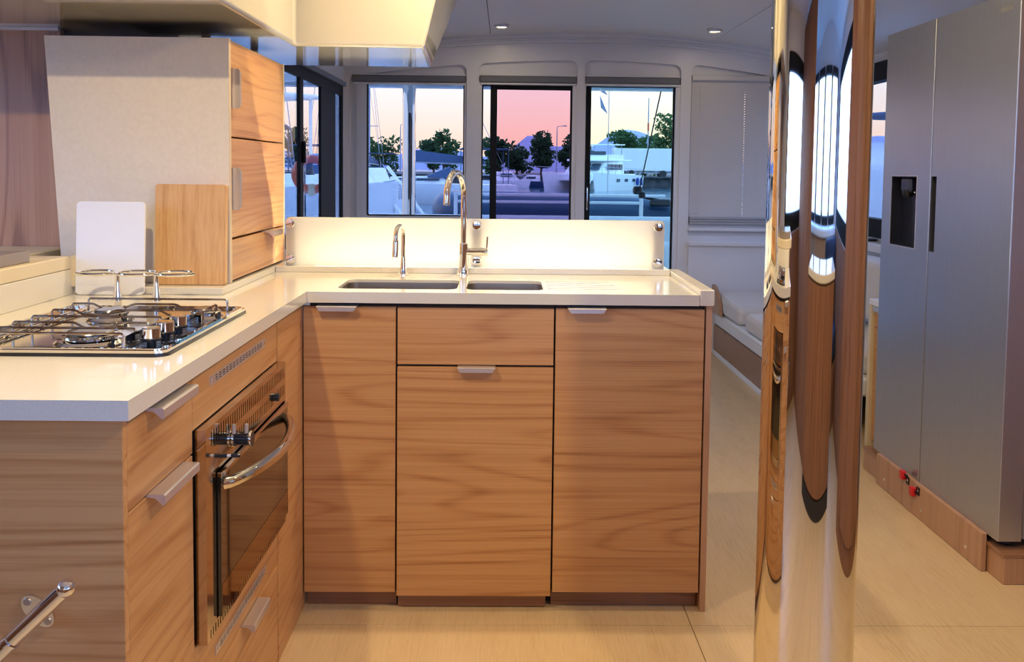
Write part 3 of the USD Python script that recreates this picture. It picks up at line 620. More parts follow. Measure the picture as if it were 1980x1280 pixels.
# ------------------------------------------------------------------ fridge
fx, fy0, fy1, fz0, fz1 = 1.562, 2.786, 3.760, .128, 1.846
fg = thing('fridge', 'tall brushed steel side-by-side fridge with a black water dispenser', 'fridge', (1.9, 3.27, fz0))
part(fg, 'body', bx(fx + .082, 2.26, fy0 + .006, fy1 - .006, fz0, fz1 - .012, .004), FRIDGESIDE)
def rounded_door(ya, yb):
    pl = sbox(fx + .004, ya, fx + .076, yb).buffer(0).union(rrect(fx, fx + .05, ya, yb, .0035)); return ex(pl, fz0 - .003, fz1)
dl = cut(rounded_door(3.338, fy1), bx(fx - .02, fx + .05, 3.447, 3.673, .996, 1.271))
part(fg, 'door_gasket', bx(fx + .005, fx + .08, 3.3305, 3.339, fz0 + .004, fz1 - .004), BLACKM, False)
d = part(fg, 'freezer_door', dl, FRIDGE, 25)
part(d, 'dispenser_recess', [bx(fx + .048, fx + .050, 3.447, 3.673, .996, 1.271), bx(fx + .0015, fx + .05, 3.4475, 3.4505, .9965, 1.2705), bx(fx + .0015, fx + .05, 3.6695, 3.6725, .9965, 1.2705), bx(fx + .0015, fx + .05, 3.4475, 3.6725, .9965, .9995), bx(fx + .0015, fx + .05, 3.4475, 3.6725, 1.2675, 1.2705)], BLACK, False)
part(d, 'dispenser_head', [rbx(fx + .012, fx + .05, 3.53, 3.62, 1.205, 1.268, .012), lathe([(.016, 0), (.022, .012), (.022, .03), (0, .03)], (fx + .024, 3.575, 1.190), n=20)], BLACK)
part(d, 'indicator', bx(fx + .008, fx + .010, 3.478, 3.486, 1.207, 1.212), WHITEP, False)
part(d, 'dispenser_trim', ex(rrect(3.444, 3.676, .993, 1.274, .004).difference(rrect(3.447, 3.673, .996, 1.271, .003)), fx - .0012, fx + .001, 'yz'), SATIN)
dr2 = cut(rounded_door(fy0, 3.3315), bx(fx - .02, fx + .022, 3.288, 3.34, .996, 1.272))
d = part(fg, 'fridge_door', dr2, FRIDGE, 25)
part(d, 'grip_recess', [bx(fx + .020, fx + .0225, 3.2885, 3.3315, .9965, 1.2715), bx(fx + .001, fx + .022, 3.2882, 3.2898, .9965, 1.2715)], BLACKM, False)
tm = meshkit.text_mesh('SAMSUNG', .0135, .0004, bold=True); v = np.array(tm.vertices); tw = v[:, 0].max()
lg_ = trimesh.Trimesh(np.stack([fx - v[:, 2] - .0001, 2.905 - v[:, 0] * (.080 / tw), 1.793 + v[:, 1]], 1), tm.faces, process=False)
part(d, 'lettering', lg_, plain('logo_grey', (.24, .23, .21), .5, .3), False, label='small grey lettering')
for ya in (fy0 + .06, fy1 - .06):
    part(fg, 'foot', [lathe([(0, 0), (.026, 0), (.030, .006), (.028, .016), (.016, .018), (.016, .03), (0, .03)], (fx + .06, ya, .0985), n=20), bx(fx + .03, fx + .16, ya - .03, ya + .03, .118, .1275, .003)], BLACK)
pb = thing('fridge_plinth', 'wood-grain plinth box that the fridge stands on', 'plinth', (1.9, 3.3, 0))
part(pb, 'box', bx(fx + .006, 2.27, 2.753, 3.872, 0, .0865, .002), WZ)
part(pb, 'top_band', bx(fx + .002, 2.27, 2.750, 3.874, .0865, .0984, .001), WDARK)
tb = thing('toe_board', 'upright wood-grain board screwed to the plinth in front of the fridge', 'board', (fx, 3.26, 0))
part(tb, 'board', bx(fx - .016, fx + .001, 2.848, 3.684, 0.001, .1265, .0015), WZ)
for ya in (3.604, 3.274, 2.947): part(tb, 'screw', lathe([(.0065, 0), (.0055, .002), (0, .0028)], (fx - .016, ya, .040), (-1, 0, 0), 12), CHROME)
for nm, ya, za, s in (('red fridge latch on the toe board, under the freezer door', 3.418, .1275, 1), ('red fridge latch lower on the toe board, under the wide fridge door', 3.330, .0935, -1)):
    lk = thing('door_latch', nm, 'latch', (fx - .02, ya, za - .02), group=None)
    part(lk, 'red_tab', rbx(fx - .034, fx - .0165, ya - .013, ya + .013, za - .019, za + .015, .004, 1), RED)
    yb = ya - .030
    part(lk, 'black_plate', ex(rrect(yb - .012, yb + .012, za - (.030 if s > 0 else .006), za + (.0 if s > 0 else .024), .003), fx - .0195, fx - .0162, 'yz'), BLACK)
    part(lk, 'screw', lathe([(.005, 0), (0, .002)], (fx - .0195, yb, za + (-.013 if s > 0 else .010)), (-1, 0, 0), 10), CHROME)
    part(lk, 'link', bx(fx - .024, fx - .0165, yb, ya, za - .003, za + .005, .001), BLACK)

sc = thing('side_cabinet', 'low wood-grain cabinet with white top behind the fridge', 'cabinet', (1.95, 4.0, 0))
part(sc, 'front', bx(1.700, 1.718, 3.885, 4.128, .055, .672, .0015), WY)
part(sc, 'body', bx(1.72, 2.28, 3.885, 4.128, .0, .672), WDARK, False)
part(sc, 'side_panel', bx(1.684, 2.28, 4.131, 4.160, 0, .676, .002), LEDGE)
part(sc, 'top', bx(1.684, 2.28, 3.880, 4.160, .677, .704, .003), WHITEP)
part(sc, 'edge_rail', bx(1.688, 1.698, 3.885, 4.128, .650, .676, .002), SATIN)

# ------------------------------------------------------------------ sofa, right of the walkway
sf = thing('sofa_base', 'white moulded sofa base with wood kick board along the walkway', 'sofa', (1.9, 5.4, 0))
part(sf, 'kick_board', bx(1.476, 1.492, 4.32, 6.352, .030, .205, .001), WDARK)
part(sf, 'foot_trim', bx(1.466, 1.492, 4.32, 6.352, 0, .029, .002), WHITEP)
part(sf, 'seat_moulding', bx(1.478, 2.298, 4.30, 6.352, .206, .298, .012), GELW)
part(sf, 'arm_edge', ex(Polygon([(6.10, .30), (6.352, .30), (6.352, .49), (6.30, .49), (6.20, .45), (6.12, .36)]), 1.455, 1.475, 'yz'), WZ)
def cushion(x0, x1, y0, y1, z0, z1, r, tilt=0.):
    m = rbx(x0, x1, y0, y1, z0, z1, r, 2); m = m.subdivide_to_size(.07)
    v = np.array(m.vertices); u_ = (v[:, 0] - x0) / (x1 - x0); w_ = (v[:, 1] - y0) / (y1 - y0); top = (v[:, 2] - z0) / (z1 - z0)
    v[:, 2] += top * (.020 * np.sin(np.pi * np.clip(u_, 0, 1)) * np.sin(np.pi * np.clip(w_, 0, 1)) + tilt * w_); m.vertices = v; return m
solo('seat_cushion', cushion(1.480, 2.15, 5.74, 6.345, .2985, .415, .035, .03), CLOTH, 'pale seat cushion on the far end of the sofa by the blind', 'cushion', smooth=60)
solo('seat_cushion', cushion(1.480, 2.15, 4.36, 5.56, .2985, .412, .035), CLOTH, 'long pale seat cushion nearer the pillar on the sofa', 'cushion', smooth=60)
solo('back_cushion', cushion(2.0, 2.19, 4.25, 5.7, .46, .79, .05), CLOTH, 'upright pale back cushion under the right side window', 'cushion', smooth=60)
solo('round_tray', lathe([(0, 0), (.05, 0), (.06, .006), (.06, .012), (0, .012)], (2.25, 5.62, .8625)), BLACK, 'round black disc on the white ledge under the right window', 'disc')

# ------------------------------------------------------------------ blinds
for xa, xb, zt, lab in ((-1.08, -.288, 1.922, 'rolled-up blind in a grey cassette over the leftmost rear window'), (-.19, .482, 1.928, 'rolled-up blind in a grey cassette over the pink-tinted sliding door'), (.548, 1.208, 1.930, 'rolled-up blind in a grey cassette over the door pane with the white yacht')):
    bl = thing('roller_blind', lab, 'blind', ((xa + xb) / 2, YB, zt - .05))
    part(bl, 'cassette', bx(xa, xb, YB - .012, YB + .03, zt - .046, zt, .006), CASS)
    part(bl, 'bottom_rail', bx(xa + .004, xb - .004, YB - .006, YB + .028, zt - .062, zt - .047, .004), WHITEP)
    part(bl, 'top_lip', bx(xa, xb, YB - .010, YB + .028, zt + .0005, zt + .010, .003), WHITEP)
bl = thing('slat_blind', 'closed white slatted blind covering the rear window above the sofa', 'blind', (1.73, YB, .89))
xa, xb = 1.292, 2.17
part(bl, 'head_rail', bx(xa, xb, YB - .012, YB + .026, 1.915, 1.952, .004), BLIND)
hole = [sbox(xc - .0035, -.002, xc + .0035, .002) for xc in (1.352, 1.668, 1.98)]
sp = sbox(xa, -.0098, xb, .0098)
for h in hole: sp = sp.difference(h)
n = 56
for i in range(n):
    z = .962 + (i + .5) * (1.916 - .962) / n
    m = ex(sp, -.0005, .0005, 'xz'); m.apply_transform(trimesh.transformations.rotation_matrix(.20, [1, 0, 0])); m.apply_translation([0, YB + .012, z])
    part(bl, 'slat', m, BLIND, False)
part(bl, 'bottom_rail', [bx(xa, xb, YB - .012, YB + .026, .944, .960, .004), bx(xa, xb, YB - .008, YB + .024, .925, .943, .004), bx(xa, xb, YB - .012, YB + .026, .908, .924, .004)], plain('blind_rail', (.42, .42, .45), .5))

# ------------------------------------------------------------------ ceiling lamps
VIS = ['ceiling downlight near the seam of the ceiling panels, left of centre', 'ceiling downlight over the sofa, left of the pillar top']
for i, (lx, ly, lf) in enumerate(LAMPS):
    z = ZC(lx)
    lab = VIS[i] if i < 2 else ['ceiling downlight above the hob', 'ceiling downlight above the sink run', 'ceiling downlight just before the pillar', 'ceiling downlight above the walkway beside the fridge', 'ceiling downlight between the fridge and sofa', 'ceiling downlight by the forward windows'][i - 2]
    dl_ = thing('downlight', lab, 'lamp', (lx, ly, z - .01))
    part(dl_, 'trim_ring', lathe([(.034, -.012), (.036, -.016), (.050, -.008), (.052, .006)], (lx, ly, z), n=32), SATIN)
    part(dl_, 'lens', lathe([(.0345, -.0095), (0, -.0095)], (lx, ly, z), n=32)if False else cyl((lx, ly, z - .0115), (lx, ly, z - .008), .0345, n=32), LENS, False)
    L = UsdLux.DiskLight.Define(stage, dl_ + '/light'); L.CreateRadiusAttr(.030); L.CreateIntensityAttr(LAMP_POWER * 36 * lf); L.CreateColorAttr(Gf.Vec3f(*WARM))
    L.AddTranslateOp().Set(Gf.Vec3d(0, 0, -.0035))

# ------------------------------------------------------------------ behind the camera: seats seen only in the polished pillar
fc = thing('forward_counter', 'dark wood forward counter with cream top that only shows in the polished pillar', 'cabinet', (.8, -.5, 0))
part(fc, 'body', bx(-.50, 1.40, -.60, -.03, .0, .88, .004), WALLF)
part(fc, 'top', bx(-.53, 1.43, -.62, -.005, .881, .915, .004), QUARTZ)
for xa in (-.49, .14, .77): part(fc, 'door', bx(xa, xa + .62, -.0295, -.012, .09, .872, .002), WALLF)
part(fc, 'plinth', bx(-.50, 1.40, -.0295, -.02, 0, .08), BLACKM, False)
cl_ = thing('tall_closet', 'tall dark wood closet on the near side of the fridge, mirrored in the polished pillar', 'closet', (2.0, 1.6, 0))
part(cl_, 'body', bx(1.86, 2.29, .62, 2.60, 0, 2.0, .004), WALLF)
for ya in (.63, 1.29, 1.95): part(cl_, 'door', bx(1.84, 1.858, ya, ya + .64, .1, 1.98, .002), WALLF)
bh = thing('stair_bulkhead', 'brown wood bulkhead beside the stairwell left of the viewpoint, mirrored in polished steel', 'bulkhead', (-1.6, -.3, 0))
part(bh, 'panel', bx(-2.56, -.62, -.32, -.29, 0, 2.08, .003), WALLF)
part(bh, 'edge_trim', bx(-.619, -.60, -.325, -.285, 0, 2.08, .003), WDARK)
st = thing('forward_sofa', 'navy sofa against the forward bulkhead, mirrored in the polished pillar', 'sofa', (1.3, -1.2, 0))
part(st, 'base', bx(.75, 2.25, -1.9, -.95, 0, .34, .01), WALLF)
part(st, 'seat', rbx(.74, 2.26, -1.9, -.93, .34, .50, .05), NAVY)
part(st, 'backrest', rbx(.74, 2.26, -1.92, -1.70, .45, .92, .06), NAVY)

# ------------------------------------------------------------------ the cockpit outside the saloon
DECK = plain('deck_gelcoat', (.72, .74, .76), .4)
solo('cockpit_sole', bx(-1.89, 2.41, 6.52, 9.10, -.15, -.03, .01), DECK, 'white moulded cockpit floor outside the rear doors', 'deck')
ck = thing('aft_bench', 'white moulded aft bench across the back of the cockpit', 'bench', (0, 9.4, -.03))
part(ck, 'seat', bx(-1.85, 2.38, 9.13, 9.6, -.03, .55, .03), DECK)
part(ck, 'backrest', bx(-1.85, 2.4, 9.45, 9.6, .5, .80, .03), DECK)
hd = thing('hardtop', 'white hardtop roof over the aft cockpit', 'roof', (0, 8, 2.1))
part(hd, 'roof_panel', bx(-3.0, 3.2, 6.52, 9.5, 2.125, 2.20, .02), GELW)
part(hd, 'edge_beam', bx(-3.0, 3.2, 9.36, 9.5, 2.10, 2.14, .01), GELW)
for x0, x1, lab in ((-3.3, -1.9, 'white side deck outside the left windows'), (2.42, 3.6, 'white side deck outside the right windows')):
    solo('side_deck', bx(x0, x1, 3.42 if x0 < 0 else -2.6, 9.6, -.6, .35, .05), DECK, lab, 'deck')
solo('deck_post', lathe([(.06, 0), (.06, 2.15)], (-.872, 8.2, -.03), n=32), MIRROR, 'thick polished steel post outside the leftmost rear window', 'post', smooth=True)
dv = thing('stern_rail', 'white tube stern rail across the cockpit in front of the tender', 'rail', (.7, 10, 0))
for z in (1.004, .925): part(dv, 'rail', tube([(-.55, 10, z), (1.49 if z < 1 else 1.75, 10, z)], .017, 10), DECK)
for x in (-.55, 1.487): part(dv, 'post', tube([(x, 10, -.1), (x, 10, 1.02)], .022, 10), DECK)
rp = thing('mainsheet', 'black rope running down to a pulley block beside the stern rail', 'rope', (1.5, 9.6, 1.0))
part(rp, 'line', tube([(1.59, 9.47, 2.102), (1.41, 9.62, 1.09)], .006, 8), BLACKM)
part(rp, 'block', [rbx(1.34, 1.44, 9.58, 9.66, 1.03, 1.12, .03), rbx(1.40, 1.47, 9.58, 9.64, .99, 1.06, .02)], BLACK)
tn = thing('tender', 'dark blue inflatable tender hanging across the stern', 'dinghy', (.6, 11, .5))
TUBE = plain('tender_fabric', (.012, .035, .075), .35)
path = [(2.6, 11.0, .62), (2.2, 11.0, .66), (1.8, 11.0, .71), (1.3, 11.0, .73), (.6, 11.0, .73), (-.2, 11.0, .74), (-.52, 11.05, .75), (-.66, 11.25, .76), (-.70, 11.6, .77), (-.66, 11.95, .76), (-.52, 12.15, .75), (-.2, 12.2, .74), (.6, 12.2, .73), (2.6, 12.2, .62)]
part(tn, 'tube', tube(bend(path, .25, 5), .245, 20), TUBE, 60)
part(tn, 'cover', bx(-.55, 2.5, 11.0, 12.2, .62, .80, .05), TUBE)
part(tn, 'oar', [tube([(1.52, 10.74, 1.0), (1.95, 10.76, .90)], .02, 8), rbx(1.70, 1.95, 10.72, 10.80, .86, .95, .03)], BLACK)
for x, lab in ((-.2, 'white davit arm left of the steel tap holding the tender'), (1.95, 'white davit arm at the right end of the tender')):
    solo('davit', tube([(x, 9.603, .45), (x, 10.3, .52), (x, 10.742, .60)], .03, 10), DECK, lab, 'davit')
ORANGE = plain('lifering_orange', (.72, .14, .06), .6)
lr = thing('life_ring', 'orange life ring hung on the rail outside the left side window', 'life ring', (-2.1, 9.9, 1.0))
t = np.linspace(0, 2 * np.pi, 33)[:-1]
part(lr, 'ring', tube(np.stack([-2.1 + .165 * np.cos(t), 9.9 + .05 * np.cos(t), 1.20 + .165 * np.sin(t)], 1), .045, 12, True), ORANGE, 60)
part(lr, 'band', [rbx(-2.13, -2.06, 9.83, 9.95, .97, 1.10, .02, 1)], LEDGE)
part(lr, 'hanger', tube([(-2.2, 10.0, -.1), (-2.2, 10.0, 1.45)], .014, 8), CHROME)

# ------------------------------------------------------------------ water, land, trees
SEA = -1.0
WATER = mat('sea_water', {'g': ('geometry', {}), 'm': ('mapping', {'scale': (.9, .5, 1.)}), 'n': ('noise_texture', {'scale': 1., 'detail': 4.}), 'b': ('bump', {'strength': .5, 'distance': .2}),
    'p': ('principled_bsdf', {'base_color': (.015, .06, .085), 'roughness': .08})}, [('g.position', 'm.vector'), ('m.vector', 'n.vector'), ('n.fac', 'b.height'), ('b.normal', 'p.normal')])
g = bx(-4000, 4000, -3000, 4000, SEA - .5, SEA); p_ = struct('sea', g, WATER, False)
STONE = speck('quay_stone', (.035, .036, .045), (.085, .08, .085), 1.5, .9)
struct('quay', [bx(-160, 200, 118, 260, SEA, .35), bx(-160, 200, 117.6, 118.6, .35, .55)], STONE, False)
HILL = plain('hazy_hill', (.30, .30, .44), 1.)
def ridge(y, seed, pk, base):
    xs = np.linspace(-2600, 3000, 240); h = base * (.35 + meshkit.fbm(np.stack([xs / 260., xs * 0, xs * 0 + seed], 1), 4))
    for c, w_, a in pk: h = np.maximum(h, a * np.exp(-((xs - c) / w_) ** 2) * (.9 + .15 * meshkit.fbm(np.stack([xs / 40., xs * 0, xs * 0 + seed + 3], 1), 3)))
    V = [(x, y, SEA) for x in xs] + [(x, y + 60 + .8 * hh, hh) for x, hh in zip(xs, h)] + [(x, y + 900, SEA) for x in xs]; n = len(xs); F = []
    for i in range(n - 1):
        for k in (0, 1): F += [(k * n + i, k * n + i + 1, (k + 1) * n + i + 1), (k * n + i, (k + 1) * n + i + 1, (k + 1) * n + i)]
    return trimesh.Trimesh(V, F, process=False)
struct('hills', ridge(2000, 4, [(58, 60, 86), (150, 120, 58), (285, 110, 102), (-160, 130, 52), (-700, 260, 70), (900, 300, 90)], 30), HILL, 40)

BARK = plain('bark', (.06, .045, .035), .9)
def leafmat(name, c): return mat(name, {'d': ('diffuse_bsdf', {'color': c}), 't': ('translucent_bsdf', {'color': tuple(1.3 * a for a in c)}), 'm': ('mix_closure', {'fac': .35})}, [('d.BSDF', 'm.closure1'), ('t.BSDF', 'm.closure2')], surface='m.closure')
LEAF = [leafmat('leaf_dark', (.035, .065, .03)), leafmat('leaf_mid', (.05, .09, .035)), leafmat('leaf_pale', (.07, .11, .045))]
def tree(x, y, h, wd, n, ls, mt, label, airy=False):
    t = thing('tree', label, 'tree', (x, y, .35)); z0 = .35
    blobs = []
    for _ in range(10 if airy else 12):
        a = rng.uniform(0, 6.28); rr = rng.uniform(0, .34) * wd; blobs.append((x + rr * math.cos(a), y + rr * math.sin(a), z0 + h * rng.uniform(.30 if airy else .16, .86), wd * rng.uniform(.14, .26)))
    q = []; c = []
    for _ in range(n):
        b = blobs[rng.integers(len(blobs))]; d = rng.normal(size=3); d /= np.linalg.norm(d); c.append(np.array(b[:3]) + d * b[3] * rng.uniform(.5, 1.05) * [1, 1, .85])
    c = np.array(c); u = rng.normal(size=(n, 3)); u /= np.linalg.norm(u, axis=1)[:, None]; w_ = np.cross(u, rng.normal(size=(n, 3))); w_ /= np.linalg.norm(w_, axis=1)[:, None]
    s_ = ls * rng.uniform(.6, 1.4, (n, 1)); V = np.concatenate([c - u * s_, c + w_ * s_ * .5, c + u * s_, c - w_ * s_ * .5], 1).reshape(-1, 3)
    i = np.arange(n)[:, None] * 4; F = np.concatenate([i + [0, 1, 2], i + [0, 2, 3]], 0)
    part(t, 'crown', trimesh.Trimesh(V, F, process=False), mt, False, kind='stuff')
    part(t, 'trunk', [tube([(x, y, z0 - .1), (x + .1, y, z0 + h * .3), (x, y, z0 + h * .6)], [.22, .16, .08], 7)] + [tube([(x, y, z0 + h * .3), b[:3]], [.10, .04], 5) for b in blobs[:5]], BARK)
tree(-1.6, 160, 7.4, 7.5, 1500, .40, LEAF[0], 'dark tree on the quay at the left of the pink pane')
tree(1.9, 166, 5.0, 6.0, 900, .40, LEAF[0], 'low dark tree on the quay in the middle of the pink pane')
tree(6.0, 158, 7.2, 6.5, 1500, .40, LEAF[0], 'dark pointed tree on the quay right of centre in the pink pane')
tree(11.2, 162, 7.6, 6.5, 1300, .40, LEAF[0], 'dark tree on the quay at the right edge of the pink pane')
tree(20.3, 160, 8.4, 6.5, 1100, .40, LEAF[1], 'green tree behind the white yacht flybridge')
tree(27.2, 158, 11.2, 9.0, 800, .42, LEAF[2], 'tall airy tree above the white truck', True)
tree(25.5, 168, 7.0, 10., 1300, .42, LEAF[1], 'low spreading green tree behind the white truck')
tree(14.8, 172, 6.0, 5.0, 900, .40, LEAF[1], 'small green tree left of the yacht flybridge')
tree(-10.3, 150, 7.6, 6.0, 900, .38, LEAF[1], 'tree on the quay behind the steel post in the leftmost pane')
tree(-20.8, 150, 5.6, 8.0, 900, .38, LEAF[1], 'low tree on the quay at the left edge of the leftmost pane')
tree(-37.0, 160, 8.0, 7.0, 900, .40, LEAF[0], 'dark tree seen through the left side window')
tree(-13.5, 170, 6.2, 7.0, 900, .40, LEAF[0], 'tree beyond the covered sail boom in the leftmost pane')

LAMPG = plain('lamp_post_grey', (.30, .31, .36), .5)
for x, lab in ((7.7, 'tall street lamp on the quay in the pink pane'), (-16.2, 'street lamp on the quay in the leftmost pane')):
    lp = thing('street_lamp', lab, 'street lamp', (x, 140, .35))
    part(lp, 'pole', tube([(x, 140, .3), (x, 140, 7.4)], [.10, .06], 8), LAMPG)
    part(lp, 'arm', tube(bend([(x, 140, 7.3), (x, 140, 7.9), (x + 1.1, 140, 8.0)], .5), .045, 8), LAMPG)
    part(lp, 'head', rbx(x + .9, x + 1.5, 139.8, 140.2, 7.92, 8.06, .06, 1), LAMPG)
tk = thing('truck', 'white box truck with blue cab parked on the quay', 'truck', (19.6, 130, .35))
part(tk, 'box', bx(15.2, 23.6, 129, 131.5, 1.25, 4.45, .06), GELW)
part(tk, 'cab', rhull([(23.8, 129.1, 1.0), (25.8, 129.1, 1.0), (23.8, 129.1, 3.0), (25.2, 129.1, 3.0), (23.8, 131.4, 1.0), (25.8, 131.4, 1.0), (23.8, 131.4, 3.0), (25.2, 131.4, 3.0)], .15, 1), plain('truck_blue', (.02, .10, .42), .4))
for x in (16.4, 17.7, 22.2, 24.8): part(tk, 'wheel', cyl((x, 128.9, .87), (x, 131.5, .87), .5, n=18), BLACKM)
part(tk, 'chassis', bx(15.3, 25.4, 129.2, 131.3, .9, 1.2, .02), LAMPG)

# ------------------------------------------------------------------ boats
BW = plain('boat_white', (.80, .82, .84), .3); BWIN = plain('boat_window', (.03, .05, .07), .1); BNAVY = plain('boat_navy', (.015, .04, .10), .4); BTEAK = plain('boat_trim', (.34, .24, .16), .6); BALU = plain('boat_alloy', (.34, .36, .42), .4); SAILC = plain('sail_cover', (.05, .09, .17), .8)
def hull_m(L, B, H, draft=.5, fine=.45, flare=.9):
    S = np.linspace(0, 1, 15); V = []
    for s in S:
        b = B / 2 * (1 if s < 1 - fine else max(.02, math.cos((s - 1 + fine) / fine * math.pi / 2) ** .8)) * (.88 + .12 * min(1, s / .3))
        h = H * (1 + .18 * s * s); x = -L / 2 + L * s; xb = x - (.10 * L * max(0, s - .75) / .25 * .6)
        V += [(x, -b, h), (xb * .5 + x * .5, -b * flare, h * .35), (xb, -b * .55, -draft * .7), (xb, 0, -draft), (xb, b * .55, -draft * .7), (xb * .5 + x * .5, b * flare, h * .35), (x, b, h)]
    n = 7; F = []
    for i in range(len(S) - 1):
        for k in range(n):
            a, b_ = i * n + k, i * n + (k + 1) % n; c, d_ = a + n, b_ + n
            F += [(a, c, d_), (a, d_, b_)]
    for base, rev in ((0, False), ((len(S) - 1) * n, True)):
        for k in range(1, n - 1): F.append((base, base + k, base + k + 1) if not rev else (base, base + k + 1, base + k))
    return trimesh.Trimesh(V, F, process=False)
class At:
    """a frame for one boat: local x forward, y port, z up from the water"""
    def __init__(s, name, label, cat, x, y, ang, group=None):
        s.T = trimesh.transformations.translation_matrix([x, y, SEA]) @ trimesh.transformations.rotation_matrix(ang, [0, 0, 1]); s.p = thing(name, label, cat, (x, y, SEA), group)
    def add(s, name, m, mt, smooth=30, parent=None, **k):
        m = join(*m) if isinstance(m, list) else tri(m); m.apply_transform(s.T); return part(parent or s.p, name, m, mt, smooth, **k)
def pole(x, y, z0, z1, r): return tube([(x, y, z0), (x, y, z1)], r, 8)
# the white catamaran yacht, bows towards us
ct = At('catamaran', 'white flybridge catamaran moored bow-on, seen in the right door pane', 'yacht', 9.9, 106.0, math.atan2(-.87, -.50))
for yy in (3.1, -3.1):
    h = ct.add('hull', hull_m(13, 1.9, 1.75, .5).apply_translation([0, yy, 0]), BW)
    for k in range(3): ct.add('window', bx(-3.6 + 2.3 * k, -2.7 + 2.3 * k, yy + (.90 if yy > 0 else -.96), yy + (.96 if yy > 0 else -.90), 1.02, 1.34, .03), BWIN, parent=h)
ct.add('bridge_deck', bx(-6.2, 3.6, -3.0, 3.0, 1.05, 1.9, .1), BW)
dk = ct.add('deckhouse', rhull([(-3.2, -2.6, 2.0), (2.0, -2.3, 2.0), (-3.2, 2.6, 2.0), (2.0, 2.3, 2.0), (-3.2, -2.4, 3.3), (.6, -1.9, 3.3), (-3.2, 2.4, 3.3), (.6, 1.9, 3.3)], .15, 1), BW)
for k in range(4): ct.add('window', bx(-2.9 + 1.1 * k, -2.0 + 1.1 * k, 2.52, 2.68, 2.35, 3.0, .03), BWIN, parent=dk)
for k in range(3): ct.add('window', hull([(1.75 - .0, -1.9 + 1.3 * k, 2.35), (1.75, -.8 + 1.3 * k, 2.35), (1.22, -1.9 + 1.3 * k, 3.05), (1.22, -.8 + 1.3 * k, 3.05), (2.2, -1.9 + 1.3 * k, 2.35), (2.2, -.8 + 1.3 * k, 2.35)]), BWIN, parent=dk)
ct.add('roof', rhull([(-5.6, -2.6, 3.45), (1.8, -2.2, 3.42), (-5.6, 2.6, 3.45), (1.8, 2.2, 3.42)], .12, 1), BW)
fbr = ct.add('flybridge', rhull([(-4.8, -1.9, 3.6), (-.6, -1.7, 3.6), (-4.8, 1.9, 3.6), (-.6, 1.7, 3.6), (-4.8, -1.9, 4.05), (-1.0, -1.7, 4.05), (-4.8, 1.9, 4.05), (-1.0, 1.7, 4.05)], .1, 1), BW)
ct.add('windscreen', bx(-.9, -.8, -1.4, 1.4, 4.1, 4.5, .02), BWIN, parent=fbr)
ct.add('canopy', rhull([(-5.0, -2.0, 5.35), (-1.0, -1.9, 5.25), (-5.0, 2.0, 5.35), (-1.0, 1.9, 5.25)], .08, 1), BW)
ct.add('canopy_frame', [pole(a, b_, 3.9, 5.3, .04) for a in (-4.6, -1.3) for b_ in (-1.8, 1.8)], BALU)
for x in (-5.0, -3.8): ct.add('fender', lathe([(0, 0), (.16, .06), (.18, .5), (.14, .85), (0, .92)], (x, 4.22, .55), n=12), plain('fender_blue_%d' % (x * -10), (.01, .05, .30), .5))
ct.add('guard_rail', [tube([(-6, yy, 2.45), (6.2, yy, 2.65)], .03, 6) for yy in (3.9, -3.9)] + [pole(a, yy, 1.8, 2.5, .03) for a in np.linspace(-5.5, 5.8, 7) for yy in (3.9, -3.9)], BALU)
ct.add('mooring_line', tube([(6.2, 3.1, 1.9), (8.6, 3.4, .05)], .04, 6), BW)
